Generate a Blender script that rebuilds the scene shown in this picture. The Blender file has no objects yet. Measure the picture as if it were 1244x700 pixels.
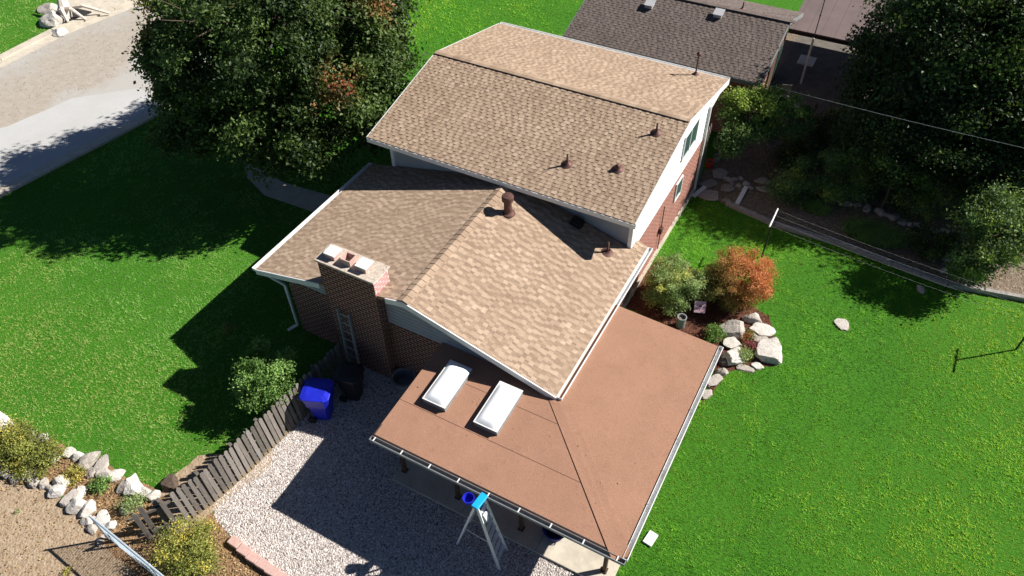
import bpy, math, random
import numpy as np
from mathutils import Vector, Matrix, noise as mnoise
random.seed(7); rng=np.random.default_rng(7)
scn=bpy.context.scene; COL=scn.collection
PI=math.pi
# ------------------------------------------------------------ camera (calibrated on the photograph)
CF=Vector((9.3733,-11.4551,19.3339))
YAW,PIT,ROL,FPX=0.51,0.796,-0.018,919.8
CR=Vector((0.87886981,0.4768907,-0.01277151)); CU=Vector((-0.33295775,0.63234611,0.69948376)); CD=Vector((-0.34165332,0.61050279,-0.71453436))
def G(px,py,z=0.0):
    """world point at height z seen at a pixel of the 1244x700 photograph (used to survey the plan of the place)"""
    d=CD+CR*((px-622)/FPX)+CU*((350-py)/FPX); t=(z-CF.z)/d.z; return CF+d*t
cd=bpy.data.cameras.new('camera'); cam=bpy.data.objects.new('camera',cd); COL.objects.link(cam); scn.camera=cam
m3=Matrix((CR,CU,-CD)).transposed(); cam.matrix_world=Matrix.Translation(CF)@m3.to_4x4()
cd.sensor_width=36; cd.lens=FPX/1244*36; cd.clip_end=3000; cd.clip_start=.1
# ------------------------------------------------------------ light
SA,SE=-2.45,0.662
w=bpy.data.worlds.new('World'); scn.world=w; w.use_nodes=True
nt=w.node_tree; bg=nt.nodes['Background']; sky=nt.nodes.new('ShaderNodeTexSky'); sky.sky_type='NISHITA'; sky.sun_disc=False
sky.sun_elevation=SE; sky.sun_rotation=math.atan2(-math.cos(SA),-math.sin(SA)); sky.altitude=2500; sky.air_density=.6; sky.dust_density=.1
nt.links.new(sky.outputs[0],bg.inputs[0]); bg.inputs[1].default_value=0.05
sd=bpy.data.lights.new('sun','SUN'); sd.energy=5.0; sd.angle=math.radians(.53); sd.color=(1,.955,.88)
so=bpy.data.objects.new('sun',sd); COL.objects.link(so)
sv=Vector((math.cos(SA)*math.cos(SE),math.sin(SA)*math.cos(SE),-math.sin(SE))); so.rotation_euler=sv.to_track_quat('-Z','Y').to_euler(); so.location=(20,20,40)
scn.view_settings.view_transform='Standard'; scn.view_settings.look='None'; scn.view_settings.gamma=1; scn.view_settings.exposure=0.88
# ------------------------------------------------------------ materials
class N:
    def __init__(s,name):
        s.m=bpy.data.materials.new(name); s.m.use_nodes=True; s.t=s.m.node_tree; s.b=s.t.nodes['Principled BSDF']
        s.pos=s.t.nodes.new('ShaderNodeNewGeometry').outputs['Position']
    def n(s,k,**kw):
        o=s.t.nodes.new(k)
        for a,b in kw.items(): setattr(o,a,b)
        return o
    def l(s,a,b): s.t.links.new(a,b)
    def noise(s,scale,detail=4,rough=.6,vec=None,out='Fac'):
        o=s.n('ShaderNodeTexNoise'); o.inputs['Scale'].default_value=scale; o.inputs['Detail'].default_value=detail; o.inputs['Roughness'].default_value=rough
        s.l(vec or s.pos,o.inputs['Vector']); return o.outputs[out]
    def ramp(s,fac,stops):
        o=s.n('ShaderNodeValToRGB'); e=o.color_ramp.elements
        while len(e)<len(stops): e.new(.5)
        for i,(p,c) in enumerate(stops): e[i].position=p; e[i].color=(*c,1) if len(c)==3 else c
        s.l(fac,o.inputs[0]); return o.outputs[0]
    def mix(s,fac,a,b,mode='MIX'):
        o=s.n('ShaderNodeMix',data_type='RGBA',blend_type=mode)
        for i,v in ((0,fac),(6,a),(7,b)):
            if isinstance(v,(int,float)): o.inputs[i].default_value=v
            elif isinstance(v,tuple): o.inputs[i].default_value=(*v,1)
            else: s.l(v,o.inputs[i])
        return o.outputs[2]
    def math(s,op,a,b=0.):
        o=s.n('ShaderNodeMath',operation=op)
        for i,v in ((0,a),(1,b)):
            if isinstance(v,(int,float)): o.inputs[i].default_value=v
            else: s.l(v,o.inputs[i])
        return o.outputs[0]
    def attr(s,name): return s.n('ShaderNodeAttribute',attribute_name=name).outputs['Fac']
    def bump(s,h,strength=.4,dist=.01):
        o=s.n('ShaderNodeBump'); o.inputs['Strength'].default_value=strength; o.inputs['Distance'].default_value=dist; s.l(h,o.inputs['Height']); s.l(o.outputs[0],s.b.inputs['Normal'])
    def col(s,c):
        if isinstance(c,tuple): s.b.inputs['Base Color'].default_value=(*c,1)
        else: s.l(c,s.b.inputs['Base Color'])
        return s
    def fin(s,rough=.8,metal=0.,spec=.3):
        s.b.inputs['Roughness'].default_value=rough; s.b.inputs['Metallic'].default_value=metal; s.b.inputs['Specular IOR Level'].default_value=spec; return s.m
def M_plain(name,c,rough=.6,metal=0,var=.25,scale=6,spec=.3,bump=0,dirt=None):
    k=N(name); f=k.noise(scale,5,.65); a=tuple(x*(1-var) for x in c); b=tuple(min(1,x*(1+var)) for x in c)
    r=k.ramp(f,[(.3,a),(.7,b)])
    if dirt: r=k.mix(k.ramp(k.noise(1.7,6,.7),[(.5,(0,0,0)),(.75,(1,1,1))]),r,dirt)
    k.col(r)
    if bump: k.bump(k.noise(scale*6,4),bump,.01)
    return k.fin(rough,metal,spec)
def M_shingle(name,dark,mid,light):
    k=N(name); t=k.attr('tint'); g=k.noise(90,2,.6)
    c=k.ramp(t,[(0,dark),(.5,mid),(1,light)])
    c=k.mix(.35,c,k.ramp(g,[(.35,tuple(x*.45 for x in mid)),(.65,tuple(min(1,x*1.5) for x in light))]))
    big=k.noise(.8,5,.6); c=k.mix(.6,c,k.ramp(big,[(.3,(.72,.7,.68)),(.7,(1.,1.,1.))]),'MULTIPLY')
    mp=k.n('ShaderNodeMapping'); mp.inputs['Scale'].default_value=(1.6,1.6,.4); k.l(k.pos,mp.inputs[0]); c=k.mix(k.ramp(k.noise(1.3,7,.7,mp.outputs[0]),[(.52,(0,0,0)),(.72,(.45,.45,.45))]),c,tuple(x*.62 for x in mid))
    k.col(c); k.bump(g,.4,.006); return k.fin(.95,0,.15)
def M_brick(name,c1,c2,mortar,sc=1.0,mo=.009):
    k=N(name); sp=k.n('ShaderNodeSeparateXYZ'); k.l(k.pos,sp.inputs[0]); u=k.math('ADD',sp.outputs[0],sp.outputs[1])
    cb=k.n('ShaderNodeCombineXYZ'); k.l(u,cb.inputs[0]); k.l(sp.outputs[2],cb.inputs[1])
    b=k.n('ShaderNodeTexBrick'); k.l(cb.outputs[0],b.inputs['Vector']); b.inputs['Scale'].default_value=1
    b.inputs['Brick Width'].default_value=.215*sc; b.inputs['Row Height'].default_value=.085*sc; b.inputs['Mortar Size'].default_value=mo*sc; b.inputs['Mortar Smooth'].default_value=.2
    b.inputs['Color1'].default_value=(*c1,1); b.inputs['Color2'].default_value=(*c2,1); b.inputs['Mortar'].default_value=(*mortar,1); b.inputs['Bias'].default_value=-.2
    c=k.mix(.5,b.outputs[0],k.ramp(k.noise(9,5),[(.3,(.6,.58,.56)),(.7,(1,1,1))]),'MULTIPLY')
    k.col(c); k.bump(k.math('SUBTRACT',1.,b.outputs['Fac']),.6,.008); return k.fin(.9,0,.15)
def M_leaf(name,dark,light,autumn,trans=.25,autumn2=None):
    k=N(name); t=k.attr('tint'); h=k.attr('hue'); c=k.ramp(t,[(0,dark),(1,light)]); a=autumn if autumn2 is None else k.ramp(t,[(0,autumn),(1,autumn2)])
    c=k.mix(h,c,a); k.col(c); k.b.inputs['Roughness'].default_value=.5; k.b.inputs['Specular IOR Level'].default_value=.2
    tr=k.n('ShaderNodeBsdfTranslucent'); k.l(k.mix(.5,c,(.25,.4,.05)),tr.inputs[0]); mx=k.n('ShaderNodeMixShader'); mx.inputs[0].default_value=trans
    out=k.t.nodes['Material Output']; k.l(k.b.outputs[0],mx.inputs[1]); k.l(tr.outputs[0],mx.inputs[2]); k.l(mx.outputs[0],out.inputs[0]); return k.m
MAT={}
MAT['shingle_tan']=M_shingle('shingle_tan',(.115,.078,.056),(.30,.210,.147),(.50,.38,.285))
MAT['shingle_grey']=M_shingle('shingle_grey',(.07,.055,.05),(.13,.104,.094),(.20,.165,.15))
def _k():
    k=N('rolled_roofing'); g=k.noise(70,3,.7); b=k.noise(1.1,6,.6)
    c=k.ramp(g,[(.3,(.225,.113,.074)),(.7,(.45,.262,.178))]); c=k.mix(.55,c,k.ramp(b,[(.3,(.78,.78,.78)),(.72,(1,1,1))]),'MULTIPLY')
    sp=k.noise(14,3,.5); c=k.mix(k.ramp(sp,[(.70,(0,0,0)),(.78,(.35,.35,.35))]),c,(.45,.30,.22))
    st=k.noise(3.2,7,.75); c=k.mix(k.ramp(st,[(.56,(0,0,0)),(.66,(.28,.28,.28))]),c,(.20,.105,.08)); k.col(c); k.bump(k.math('ADD',g,k.math('MULTIPLY',k.noise(1.6,3),6.)),.3,.008); return k.fin(.95,0,.15)
MAT['seam']=M_plain('seam_tar',(.15,.08,.062),.9,0,.3,5)
MAT['roofing']=_k()
MAT['brick_shaded']=M_brick('brick_shaded',(.13,.032,.024),(.06,.018,.015),(.46,.34,.28),1.2,.0105)  # brick darkened to carry the shade on front, west side and chimney
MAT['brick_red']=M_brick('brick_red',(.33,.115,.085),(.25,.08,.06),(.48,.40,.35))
MAT['brick_sunlit']=M_brick('brick_sunlit',(.42,.09,.085),(.38,.08,.08),(.80,.68,.66),1.1,.018)  # brighter brick, sunlight put into the colour
MAT['white']=M_plain('white_paint',(.72,.72,.72),.45,0,.07,3,.4,dirt=(.6,.58,.54))
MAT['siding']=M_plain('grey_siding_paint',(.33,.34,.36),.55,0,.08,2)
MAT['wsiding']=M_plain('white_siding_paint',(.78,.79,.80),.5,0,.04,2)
MAT['alu']=M_plain('aluminium',(.58,.58,.60),.4,.3,.15,12)
MAT['galv']=M_plain('galvanised_steel',(.40,.47,.54),.5,.2,.12,10)
MAT['alu_light']=M_plain('light_aluminium',(.72,.72,.74),.45,.1,.1,12)
MAT['alu_dark']=M_plain('dull_aluminium',(.26,.27,.29),.5,.2,.2,12)
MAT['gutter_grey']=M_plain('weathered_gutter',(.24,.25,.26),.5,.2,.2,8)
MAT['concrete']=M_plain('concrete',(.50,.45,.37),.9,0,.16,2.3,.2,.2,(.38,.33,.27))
MAT['shaded_concrete']=M_plain('shaded_concrete',(.13,.115,.10),.9,0,.25,2.3,.2,.2)  # concrete darkened to carry the shade over the neighbour patio
MAT['cap_concrete']=M_plain('chimney_concrete',(.46,.39,.33),.9,0,.35,14,.2,.4)
MAT['flue']=M_plain('clay_flue',(.50,.33,.29),.85,0,.15,14)
MAT['dome']=M_plain('skylight_acrylic',(.80,.82,.84),.12,0,.03,1.5,.6)
MAT['vent_metal']=M_plain('brown_vent_metal',(.12,.062,.052),.6,.3,.3,12)
MAT['dark_metal']=M_plain('dark_metal',(.035,.035,.04),.5,.6,.3,9)
MAT['rubber']=M_plain('black_plastic',(.012,.012,.013),.45,0,.2,5,.5)
MAT['blue']=M_plain('blue_plastic',(.012,.02,.46),.4,0,.2,2.5,.5)
MAT['cyan']=M_plain('cyan_plastic',(.01,.36,.75),.4,0,.1,5,.5)
MAT['wood_post']=M_plain('brown_stained_wood',(.085,.052,.037),.75,0,.3,9,.2,.3)
MAT['greytimber']=M_plain('grey_timber',(.27,.25,.24),.85,0,.3,9,.2,.4)
MAT['glass']=M_plain('window_glass',(.05,.10,.09),.06,0,.1,1,.8)
MAT['dark']=M_plain('shadow_black',(.01,.01,.01),.9,0,.1)
MAT['red']=M_plain('red_clay',(.55,.05,.02),.7,0,.2,8)
MAT['pinkboard']=M_plain('pink_board',(.62,.38,.46),.6,0,.08,5)
MAT['cloth']=M_plain('white_cloth',(.75,.74,.72),.9,0,.1,6)
MAT['navy_cloth']=M_plain('navy_canvas',(.015,.03,.16),.8,0,.3,6)
MAT['tan_wood']=M_plain('tan_wood',(.28,.18,.10),.7,0,.2,6)
def _k():
    k=N('weathered_wood'); t=k.attr('tint'); mp=k.n('ShaderNodeMapping'); mp.inputs['Scale'].default_value=(30,30,2.5); k.l(k.pos,mp.inputs[0])
    g=k.noise(1.4,6,.7,mp.outputs[0]); c=k.ramp(t,[(0,(.10,.088,.078)),(.5,(.20,.178,.16)),(1,(.35,.315,.285))]); c=k.mix(.8,c,k.ramp(g,[(.3,(.45,.43,.42)),(.65,(1,1,1))]),'MULTIPLY')
    sp=k.n('ShaderNodeSeparateXYZ'); k.l(k.pos,sp.inputs[0]); zz=k.math('ADD',sp.outputs[2],k.math('MULTIPLY',k.noise(7,4),-.18))
    c=k.mix(k.ramp(zz,[(0,(.7,.7,.7)),(.10,(0,0,0))]),c,(.24,.18,.10))
    k.col(c); k.bump(g,.5,.006); return k.fin(.9,0,.15)
MAT['wwood']=_k()
def _k():
    k=N('rock'); t=k.attr('tint'); v=k.noise(7,8,.7); c=k.ramp(t,[(0,(.10,.085,.08)),(.35,(.30,.26,.22)),(.7,(.49,.45,.41)),(1,(.70,.665,.62))])
    c=k.mix(.75,c,k.ramp(v,[(.3,(.60,.57,.55)),(.58,(1,1,1))]),'MULTIPLY'); c=k.mix(k.ramp(k.noise(2.5,5,.7),[(.58,(0,0,0)),(.72,(.6,.6,.6))]),c,(.36,.27,.19))
    sp=k.n('ShaderNodeSeparateXYZ'); k.l(k.pos,sp.inputs[0]); zz=k.math('SUBTRACT',sp.outputs[2],k.math('MULTIPLY',k.noise(6,4),.05)); c=k.mix(k.ramp(zz,[(0,(.7,.7,.7)),(.025,(0,0,0))]),c,(.16,.11,.07))
    c=k.mix(k.ramp(k.noise(9,6,.8),[(.60,(0,0,0)),(.70,(.5,.5,.5))]),c,(.20,.18,.165))
    k.col(c); k.bump(k.noise(16,8,.75),.9,.04); return k.fin(.92,0,.2)
MAT['rock']=_k()
MAT['bark']=M_plain('bark',(.10,.075,.058),.95,0,.4,14,.1,.9)
MAT['driftwood']=M_plain('bleached_wood',(.62,.55,.48),.85,0,.2,9,.2,.6)
MAT['maple']=M_leaf('maple_leaves',(.010,.024,.009),(.105,.165,.042),(.32,.07,.035),.15,(.30,.20,.06))
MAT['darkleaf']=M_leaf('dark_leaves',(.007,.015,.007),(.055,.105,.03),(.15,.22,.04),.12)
MAT['limeleaf']=M_leaf('lime_leaves',(.04,.09,.02),(.22,.37,.06),(.55,.60,.09),.35)
MAT['brightleaf']=M_leaf('bright_leaves',(.07,.15,.03),(.36,.56,.17),(.50,.54,.15),.4)
MAT['paleleaf']=M_leaf('pale_leaves',(.14,.22,.07),(.52,.62,.29),(.62,.62,.18),.4)
MAT['orangeleaf']=M_leaf('orange_leaves',(.10,.14,.035),(.36,.36,.12),(.50,.12,.045),.3,(.85,.34,.16))
MAT['yellowleaf']=M_leaf('yellow_leaves',(.11,.13,.03),(.40,.42,.10),(.66,.54,.12),.3)
MAT['flowerleaf']=M_leaf('flower_petals',(.25,.02,.07),(.62,.10,.22),(.10,.16,.04),.2)
MAT['midleaf']=M_leaf('mid_green_leaves',(.025,.055,.018),(.17,.27,.10),(.30,.40,.07),.25)
MAT['grass']=M_leaf('grass_blades',(.045,.185,.014),(.24,.58,.04),(.48,.66,.06),.38)
MAT['grass_left']=M_leaf('grass_blades_pale',(.085,.225,.050),(.25,.50,.115),(.36,.48,.12),.35)
def _k(name,dry):
    k=N(name); a=k.noise(.22,6,.6); b=k.noise(2.2,6,.7); mp=k.n('ShaderNodeMapping'); mp.inputs['Rotation'].default_value=(0,0,.6); mp.inputs['Scale'].default_value=(1,3.2,1); k.l(k.pos,mp.inputs[0])
    s=k.noise(8,6,.75,mp.outputs[0]); c=k.ramp(s,[(.28,(.016,.060,.006)),(.55,(.06,.21,.016)),(.8,(.17,.38,.035))])
    c=k.mix(.5,c,k.ramp(a,[(.3,(.62,.72,.6)),(.7,(1.2,1.1,1.))]),'MULTIPLY'); c=k.mix(k.ramp(b,[(.6,(0,0,0)),(.8,(dry,dry,dry))]),c,(.20,.19,.06))
    k.col(c); k.bump(s,1.,.05); return k.fin(.9,0,.1)
MAT['lawn']=_k('lawn_soil',.35)
def M_ground(name,cs,sc=6,bump=.6,big=.5):
    k=N(name); f=k.noise(sc,8,.75); st=[(.28+.44*i/(len(cs)-1),c) for i,c in enumerate(cs)]; c=k.ramp(f,st)
    c=k.mix(big,c,k.ramp(k.noise(.7,6,.65),[(.3,(.6,.58,.55)),(.7,(1,1,1))]),'MULTIPLY')
    v=k.n('ShaderNodeTexVoronoi'); v.inputs['Scale'].default_value=sc*3; k.l(k.pos,v.inputs['Vector']); k.col(c)
    k.bump(k.math('ADD',f,v.outputs['Distance']),bump,.03); return k.fin(.95,0,.1)
MAT['mulch']=M_ground('bark_mulch',[(.035,.018,.012),(.14,.06,.04),(.28,.14,.10)],14,.9)
MAT['litter']=M_ground('leaf_litter',[(.10,.06,.035),(.30,.18,.10),(.50,.36,.20)],10,.9,.3)
MAT['dirt']=M_ground('dry_dirt',[(.25,.18,.115),(.36,.27,.185),(.45,.36,.26)],5,.6,.35)
MAT['bed']=M_ground('garden_soil',[(.10,.075,.06),(.21,.165,.125),(.38,.31,.24)],7,.8,.4)
MAT['black_mulch']=M_ground('black_mulch',[(.012,.012,.013),(.04,.04,.042),(.09,.09,.09)],14,.9,.2)
def _k():
    k=N('gravel'); v=k.n('ShaderNodeTexVoronoi'); v.inputs['Scale'].default_value=24; k.l(k.pos,v.inputs['Vector'])
    sp=k.n('ShaderNodeSeparateColor'); k.l(v.outputs['Color'],sp.inputs[0]); c=k.ramp(sp.outputs[0],[(0,(.16,.13,.12)),(.3,(.33,.29,.27)),(.7,(.50,.45,.42)),(1,(.66,.62,.60))])
    c=k.mix(.8,c,k.ramp(v.outputs['Distance'],[(.3,(1,1,1)),(.75,(.35,.33,.32))]),'MULTIPLY')
    k.col(c); k.bump(k.math('SUBTRACT',1.,v.outputs['Distance']),1.,.03); return k.fin(.9,0,.2)
MAT['gravel']=_k()
def _k():
    k=N('pebbles'); c=k.ramp(k.attr('tint'),[(0,(.13,.105,.10)),(.3,(.32,.27,.25)),(.7,(.56,.51,.48)),(1,(.80,.77,.75))]); k.col(c); return k.fin(.85,0,.25)
MAT['pebble']=_k()
def _k():
    k=N('road_surface'); f=k.noise(30,5,.8); c=k.ramp(f,[(.3,(.30,.29,.275)),(.7,(.47,.45,.42))])
    sp=k.n('ShaderNodeSeparateXYZ'); k.l(k.pos,sp.inputs[0]); X=k.math('ADD',sp.outputs[0],k.math('MULTIPLY',k.math('SUBTRACT',k.noise(.35,6,.65),.5),7.))
    band=k.ramp(k.math('MULTIPLY',k.math('ADD',X,32.),1/11.),[(.12,(0,0,0)),(.3,(.6,.6,.6)),(.6,(.7,.7,.7)),(.72,(0,0,0))])
    c=k.mix(band,c,k.ramp(k.noise(3,8,.75),[(.3,(.24,.195,.15)),(.7,(.42,.36,.29))]))
    v=k.noise(5,8,.8); c=k.mix(k.ramp(v,[(.66,(0,0,0)),(.75,(.6,.6,.6))]),c,(.10,.08,.06))
    k.col(c); k.bump(f,.6,.01); return k.fin(.9,0,.2)
MAT['road']=_k()
def _k():
    k=N('road_patch'); f=k.noise(40,4,.8); c=k.ramp(f,[(.3,(.41,.41,.41)),(.7,(.50,.50,.50))]); c=k.mix(.5,c,k.ramp(k.noise(.5,6,.6),[(.3,(.8,.78,.74)),(.7,(1,1,1))]),'MULTIPLY'); k.col(c); k.bump(f,.3,.006); return k.fin(.85,0,.2)
MAT['patch']=_k()
MAT['metal_roof']=M_plain('brown_metal_roof',(.155,.115,.11),.6,.1,.12,1.2)
# ------------------------------------------------------------ mesh building
class MB:
    def __init__(s): s.v=[]; s.f=[]; s.t=[]
    def face(s,pts,t=.5):
        i=len(s.v); s.v+= [tuple(p) for p in pts]; s.f.append(tuple(range(i,i+len(pts)))); s.t.append(t)
    def hexa(s,p,t=.5):
        """eight corners: bottom four counter-clockwise, top four"""
        i=len(s.v); s.v+=[tuple(q) for q in p]
        for f in ((3,2,1,0),(4,5,6,7),(0,1,5,4),(1,2,6,5),(2,3,7,6),(3,0,4,7)): s.f.append(tuple(i+j for j in f)); s.t.append(t)
    def box(s,c,d,rz=0,t=.5,tilt=None):
        c=Vector(c); R=Matrix.Rotation(rz,3,'Z')
        if tilt: R=R@Matrix.Rotation(tilt[0],3,'X')@Matrix.Rotation(tilt[1],3,'Y')
        h=[x/2 for x in d]; P=[c+R@Vector((a*h[0],b*h[1],e*h[2])) for e in (-1,1) for a,b in ((-1,-1),(1,-1),(1,1),(-1,1))]
        s.hexa(P,t)
    def beam(s,a,b,wd,ht,up=(0,0,1),t=.5):
        a=Vector(a); b=Vector(b); d=(b-a).normalized(); u=Vector(up); sd=d.cross(u).normalized(); u=sd.cross(d).normalized()
        P=[]
        for q in (-1,1):
            for e,g in ((a,-1),(a,1),(b,1),(b,-1)): P.append(e+sd*(wd/2*g)+u*(ht/2*q))
        s.hexa(P,t)
    def tube(s,a,b,r0,r1=None,n=10,cap=True,t=.5):
        a=Vector(a); b=Vector(b); r1=r0 if r1 is None else r1; d=(b-a).normalized(); x=d.orthogonal().normalized(); y=d.cross(x)
        i=len(s.v)
        for e,r in ((a,r0),(b,r1)):
            for k in range(n): an=2*PI*k/n; s.v.append(tuple(e+x*(r*math.cos(an))+y*(r*math.sin(an))))
        for k in range(n): s.f.append((i+k,i+(k+1)%n,i+n+(k+1)%n,i+n+k)); s.t.append(t)
        if cap: s.f.append(tuple(i+k for k in reversed(range(n)))); s.f.append(tuple(i+n+k for k in range(n))); s.t+= [t,t]
    def path(s,pts,r,n=6,t=.5):
        for k in range(len(pts)-1):
            ra=r[k] if isinstance(r,(list,tuple)) else r; rb=r[k+1] if isinstance(r,(list,tuple)) else r
            s.tube(pts[k],pts[k+1],ra,rb,n,True,t)
    def lathe(s,c,prof,n=20,t=.5,axis=None):
        c=Vector(c); i=len(s.v); R=Matrix.Identity(3) if axis is None else Vector((0,0,1)).rotation_difference(Vector(axis)).to_matrix()
        for r,z in prof:
            for k in range(n): an=2*PI*k/n; s.v.append(tuple(c+R@Vector((r*math.cos(an),r*math.sin(an),z))))
        for j in range(len(prof)-1):
            for k in range(n): a=i+j*n+k; b=i+j*n+(k+1)%n; s.f.append((a,b,b+n,a+n)); s.t.append(t)
    def prism(s,poly,z0,z1,t=.5):
        n=len(poly); i=len(s.v); s.v+=[(p[0],p[1],z0) for p in poly]+[(p[0],p[1],z1) for p in poly]
        s.f.append(tuple(i+k for k in reversed(range(n)))); s.f.append(tuple(i+n+k for k in range(n))); s.t+=[t,t]
        for k in range(n): s.f.append((i+k,i+(k+1)%n,i+n+(k+1)%n,i+n+k)); s.t.append(t)
    def extr(s,pts,off,t=.5):
        """planar outline pushed along a vector"""
        off=Vector(off); n=len(pts); i=len(s.v); s.v+=[tuple(p) for p in pts]+[tuple(Vector(p)+off) for p in pts]
        s.f.append(tuple(i+k for k in reversed(range(n)))); s.f.append(tuple(i+n+k for k in range(n))); s.t+=[t,t]
        for k in range(n): s.f.append((i+k,i+(k+1)%n,i+n+(k+1)%n,i+n+k)); s.t.append(t)
    def build(s,name,m,parent=None,smooth=False,bevel=0,root=None):
        org=Vector((0,0,0)) if parent is None else ROOT[parent.name]
        if parent is None:
            V=np.array(s.v); org=Vector((float(V[:,0].mean()),float(V[:,1].mean()),float(V[:,2].min()))) if root is None else Vector(root)
        me=bpy.data.meshes.new(name); me.from_pydata([tuple(Vector(p)-org) for p in s.v],[],s.f); me.update()
        at=me.attributes.new('tint','FLOAT','FACE'); at.data.foreach_set('value',np.array(s.t,dtype=np.float32))
        o=bpy.data.objects.new(name,me); COL.objects.link(o); me.materials.append(MAT[m] if isinstance(m,str) else m)
        if parent is None: o.location=org
        else: o.parent=parent
        ROOT[o.name]=org
        import bmesh
        bm=bmesh.new(); bm.from_mesh(me); bmesh.ops.recalc_face_normals(bm,faces=bm.faces); bm.to_mesh(me); bm.free()
        if smooth: me.polygons.foreach_set('use_smooth',[True]*len(me.polygons))
        if bevel:
            b=o.modifiers.new('bevel','BEVEL'); b.width=bevel; b.segments=2; b.limit_method='ANGLE'
        return o
ROOT={}
def tag(o,label=None,cat=None,group=None,kind=None):
    if label: o['label']=label
    if cat: o['category']=cat
    if group: o['group']=group
    if kind: o['kind']=kind
    return o
def thing(name,loc,label,cat,group=None):
    o=bpy.data.objects.new(name,None); o.empty_display_size=.3; COL.objects.link(o); o.location=loc; ROOT[o.name]=Vector(loc); return tag(o,label,cat,group)
def fastmesh(name,V,F,mat,parent=None,attrs=None,kind=None,smooth=False,root=None):
    """V (n,3), F (m,k) numpy"""
    org=np.array(ROOT[parent.name] if parent else (root if root is not None else (0,0,0)),dtype=float)
    V=(V-org).astype(np.float32); me=bpy.data.meshes.new(name); me.vertices.add(len(V)); me.vertices.foreach_set('co',V.ravel())
    m,k=F.shape; me.loops.add(m*k); me.loops.foreach_set('vertex_index',F.ravel().astype(np.int32)); me.polygons.add(m); me.polygons.foreach_set('loop_start',np.arange(0,m*k,k,dtype=np.int32))
    me.polygons.foreach_set('use_smooth',[smooth]*m)
    me.update(calc_edges=True)
    for n_,a in (attrs or {}).items(): x=me.attributes.new(n_,'FLOAT','FACE'); x.data.foreach_set('value',a.astype(np.float32))
    me.materials.append(MAT[mat]); o=bpy.data.objects.new(name,me); COL.objects.link(o)
    if parent: o.parent=parent
    else: o.location=org
    if kind: o['kind']=kind
    ROOT[o.name]=Vector(org); return o
def sheet(name,poly,z,mat,kind='structure'):
    mb=MB(); mb.face([(p[0],p[1],z) for p in poly]); o=mb.build(name,mat,root=(poly[0][0],poly[0][1],z))
    if o.data.polygons[0].normal.z<0: o.data.flip_normals()
    return tag(o,kind=kind)
def wob(poly,amp=.06,step=.35,seed=1):
    r=random.Random(seed); out=[]
    for i in range(len(poly)):
        a=Vector(poly[i][:2]); b=Vector(poly[(i+1)%len(poly)][:2]); n=max(1,int((b-a).length/step)); d=(b-a); nn=Vector((-d.y,d.x)).normalized()
        for k in range(n): q=a+d*(k/n)+nn*r.uniform(-amp,amp); out.append((q.x,q.y))
    return out
def gp(*pxs): return [tuple(G(x,y)[:2]) for x,y in pxs]
# ------------------------------------------------------------ shingled slope
def shingles(O,a,b,La,Lb,seed,mb=None,expo=.14,tw=.265,thick=.016,cut=None):
    """O eave corner, a unit vector along the eave, b unit vector up the slope"""
    mb=mb or MB(); O=Vector(O); a=Vector(a).normalized(); b=Vector(b).normalized(); n=a.cross(b).normalized()
    if n.z<0: n=-n
    r=random.Random(seed); nc=int(math.ceil(Lb/expo))
    for i in range(nc):
        b0=i*expo; b1=min(Lb,b0+expo); x=-r.uniform(0,tw)
        while x<La:
            wd=tw*r.uniform(.75,1.25); x0=max(0,x); x1=min(La,x+wd)
            if x1>x0+.01:
                t=min(1,max(0,r.gauss(.30,.09))); P=lambda u,v,h:O+a*u+b*v+n*h
                mb.face([P(x0,b0,.008),P(x1,b0,.008),P(x1,b1,0),P(x0,b1,0)],t)
                mb.face([P(x0,b0,-.004),P(x1,b0,-.004),P(x1,b0,.008),P(x0,b0,.008)],t*.6)
                # laminated tab
                u0=x0+(x1-x0)*r.uniform(.0,.30); u1=u0+(x1-x0)*r.uniform(.42,.66); u1=min(u1,x1); q=min(1,max(0,r.gauss(.72,.13)))
                h=thick; bb=b0-.006; be=b1-.002
                A=[P(u0,bb,h),P(u1,bb,h),P(u1,be,h*.55),P(u0,be,h*.55)]
                mb.face(A,q); mb.face([P(u0,bb,0),P(u1,bb,0),A[1],A[0]],.1); mb.face([P(u0,bb,0),A[0],A[3],P(u0,be,0)],.4); mb.face([P(u1,bb,0),A[1],A[2],P(u1,be,0)],.4)
            x+=wd
    return mb
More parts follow.
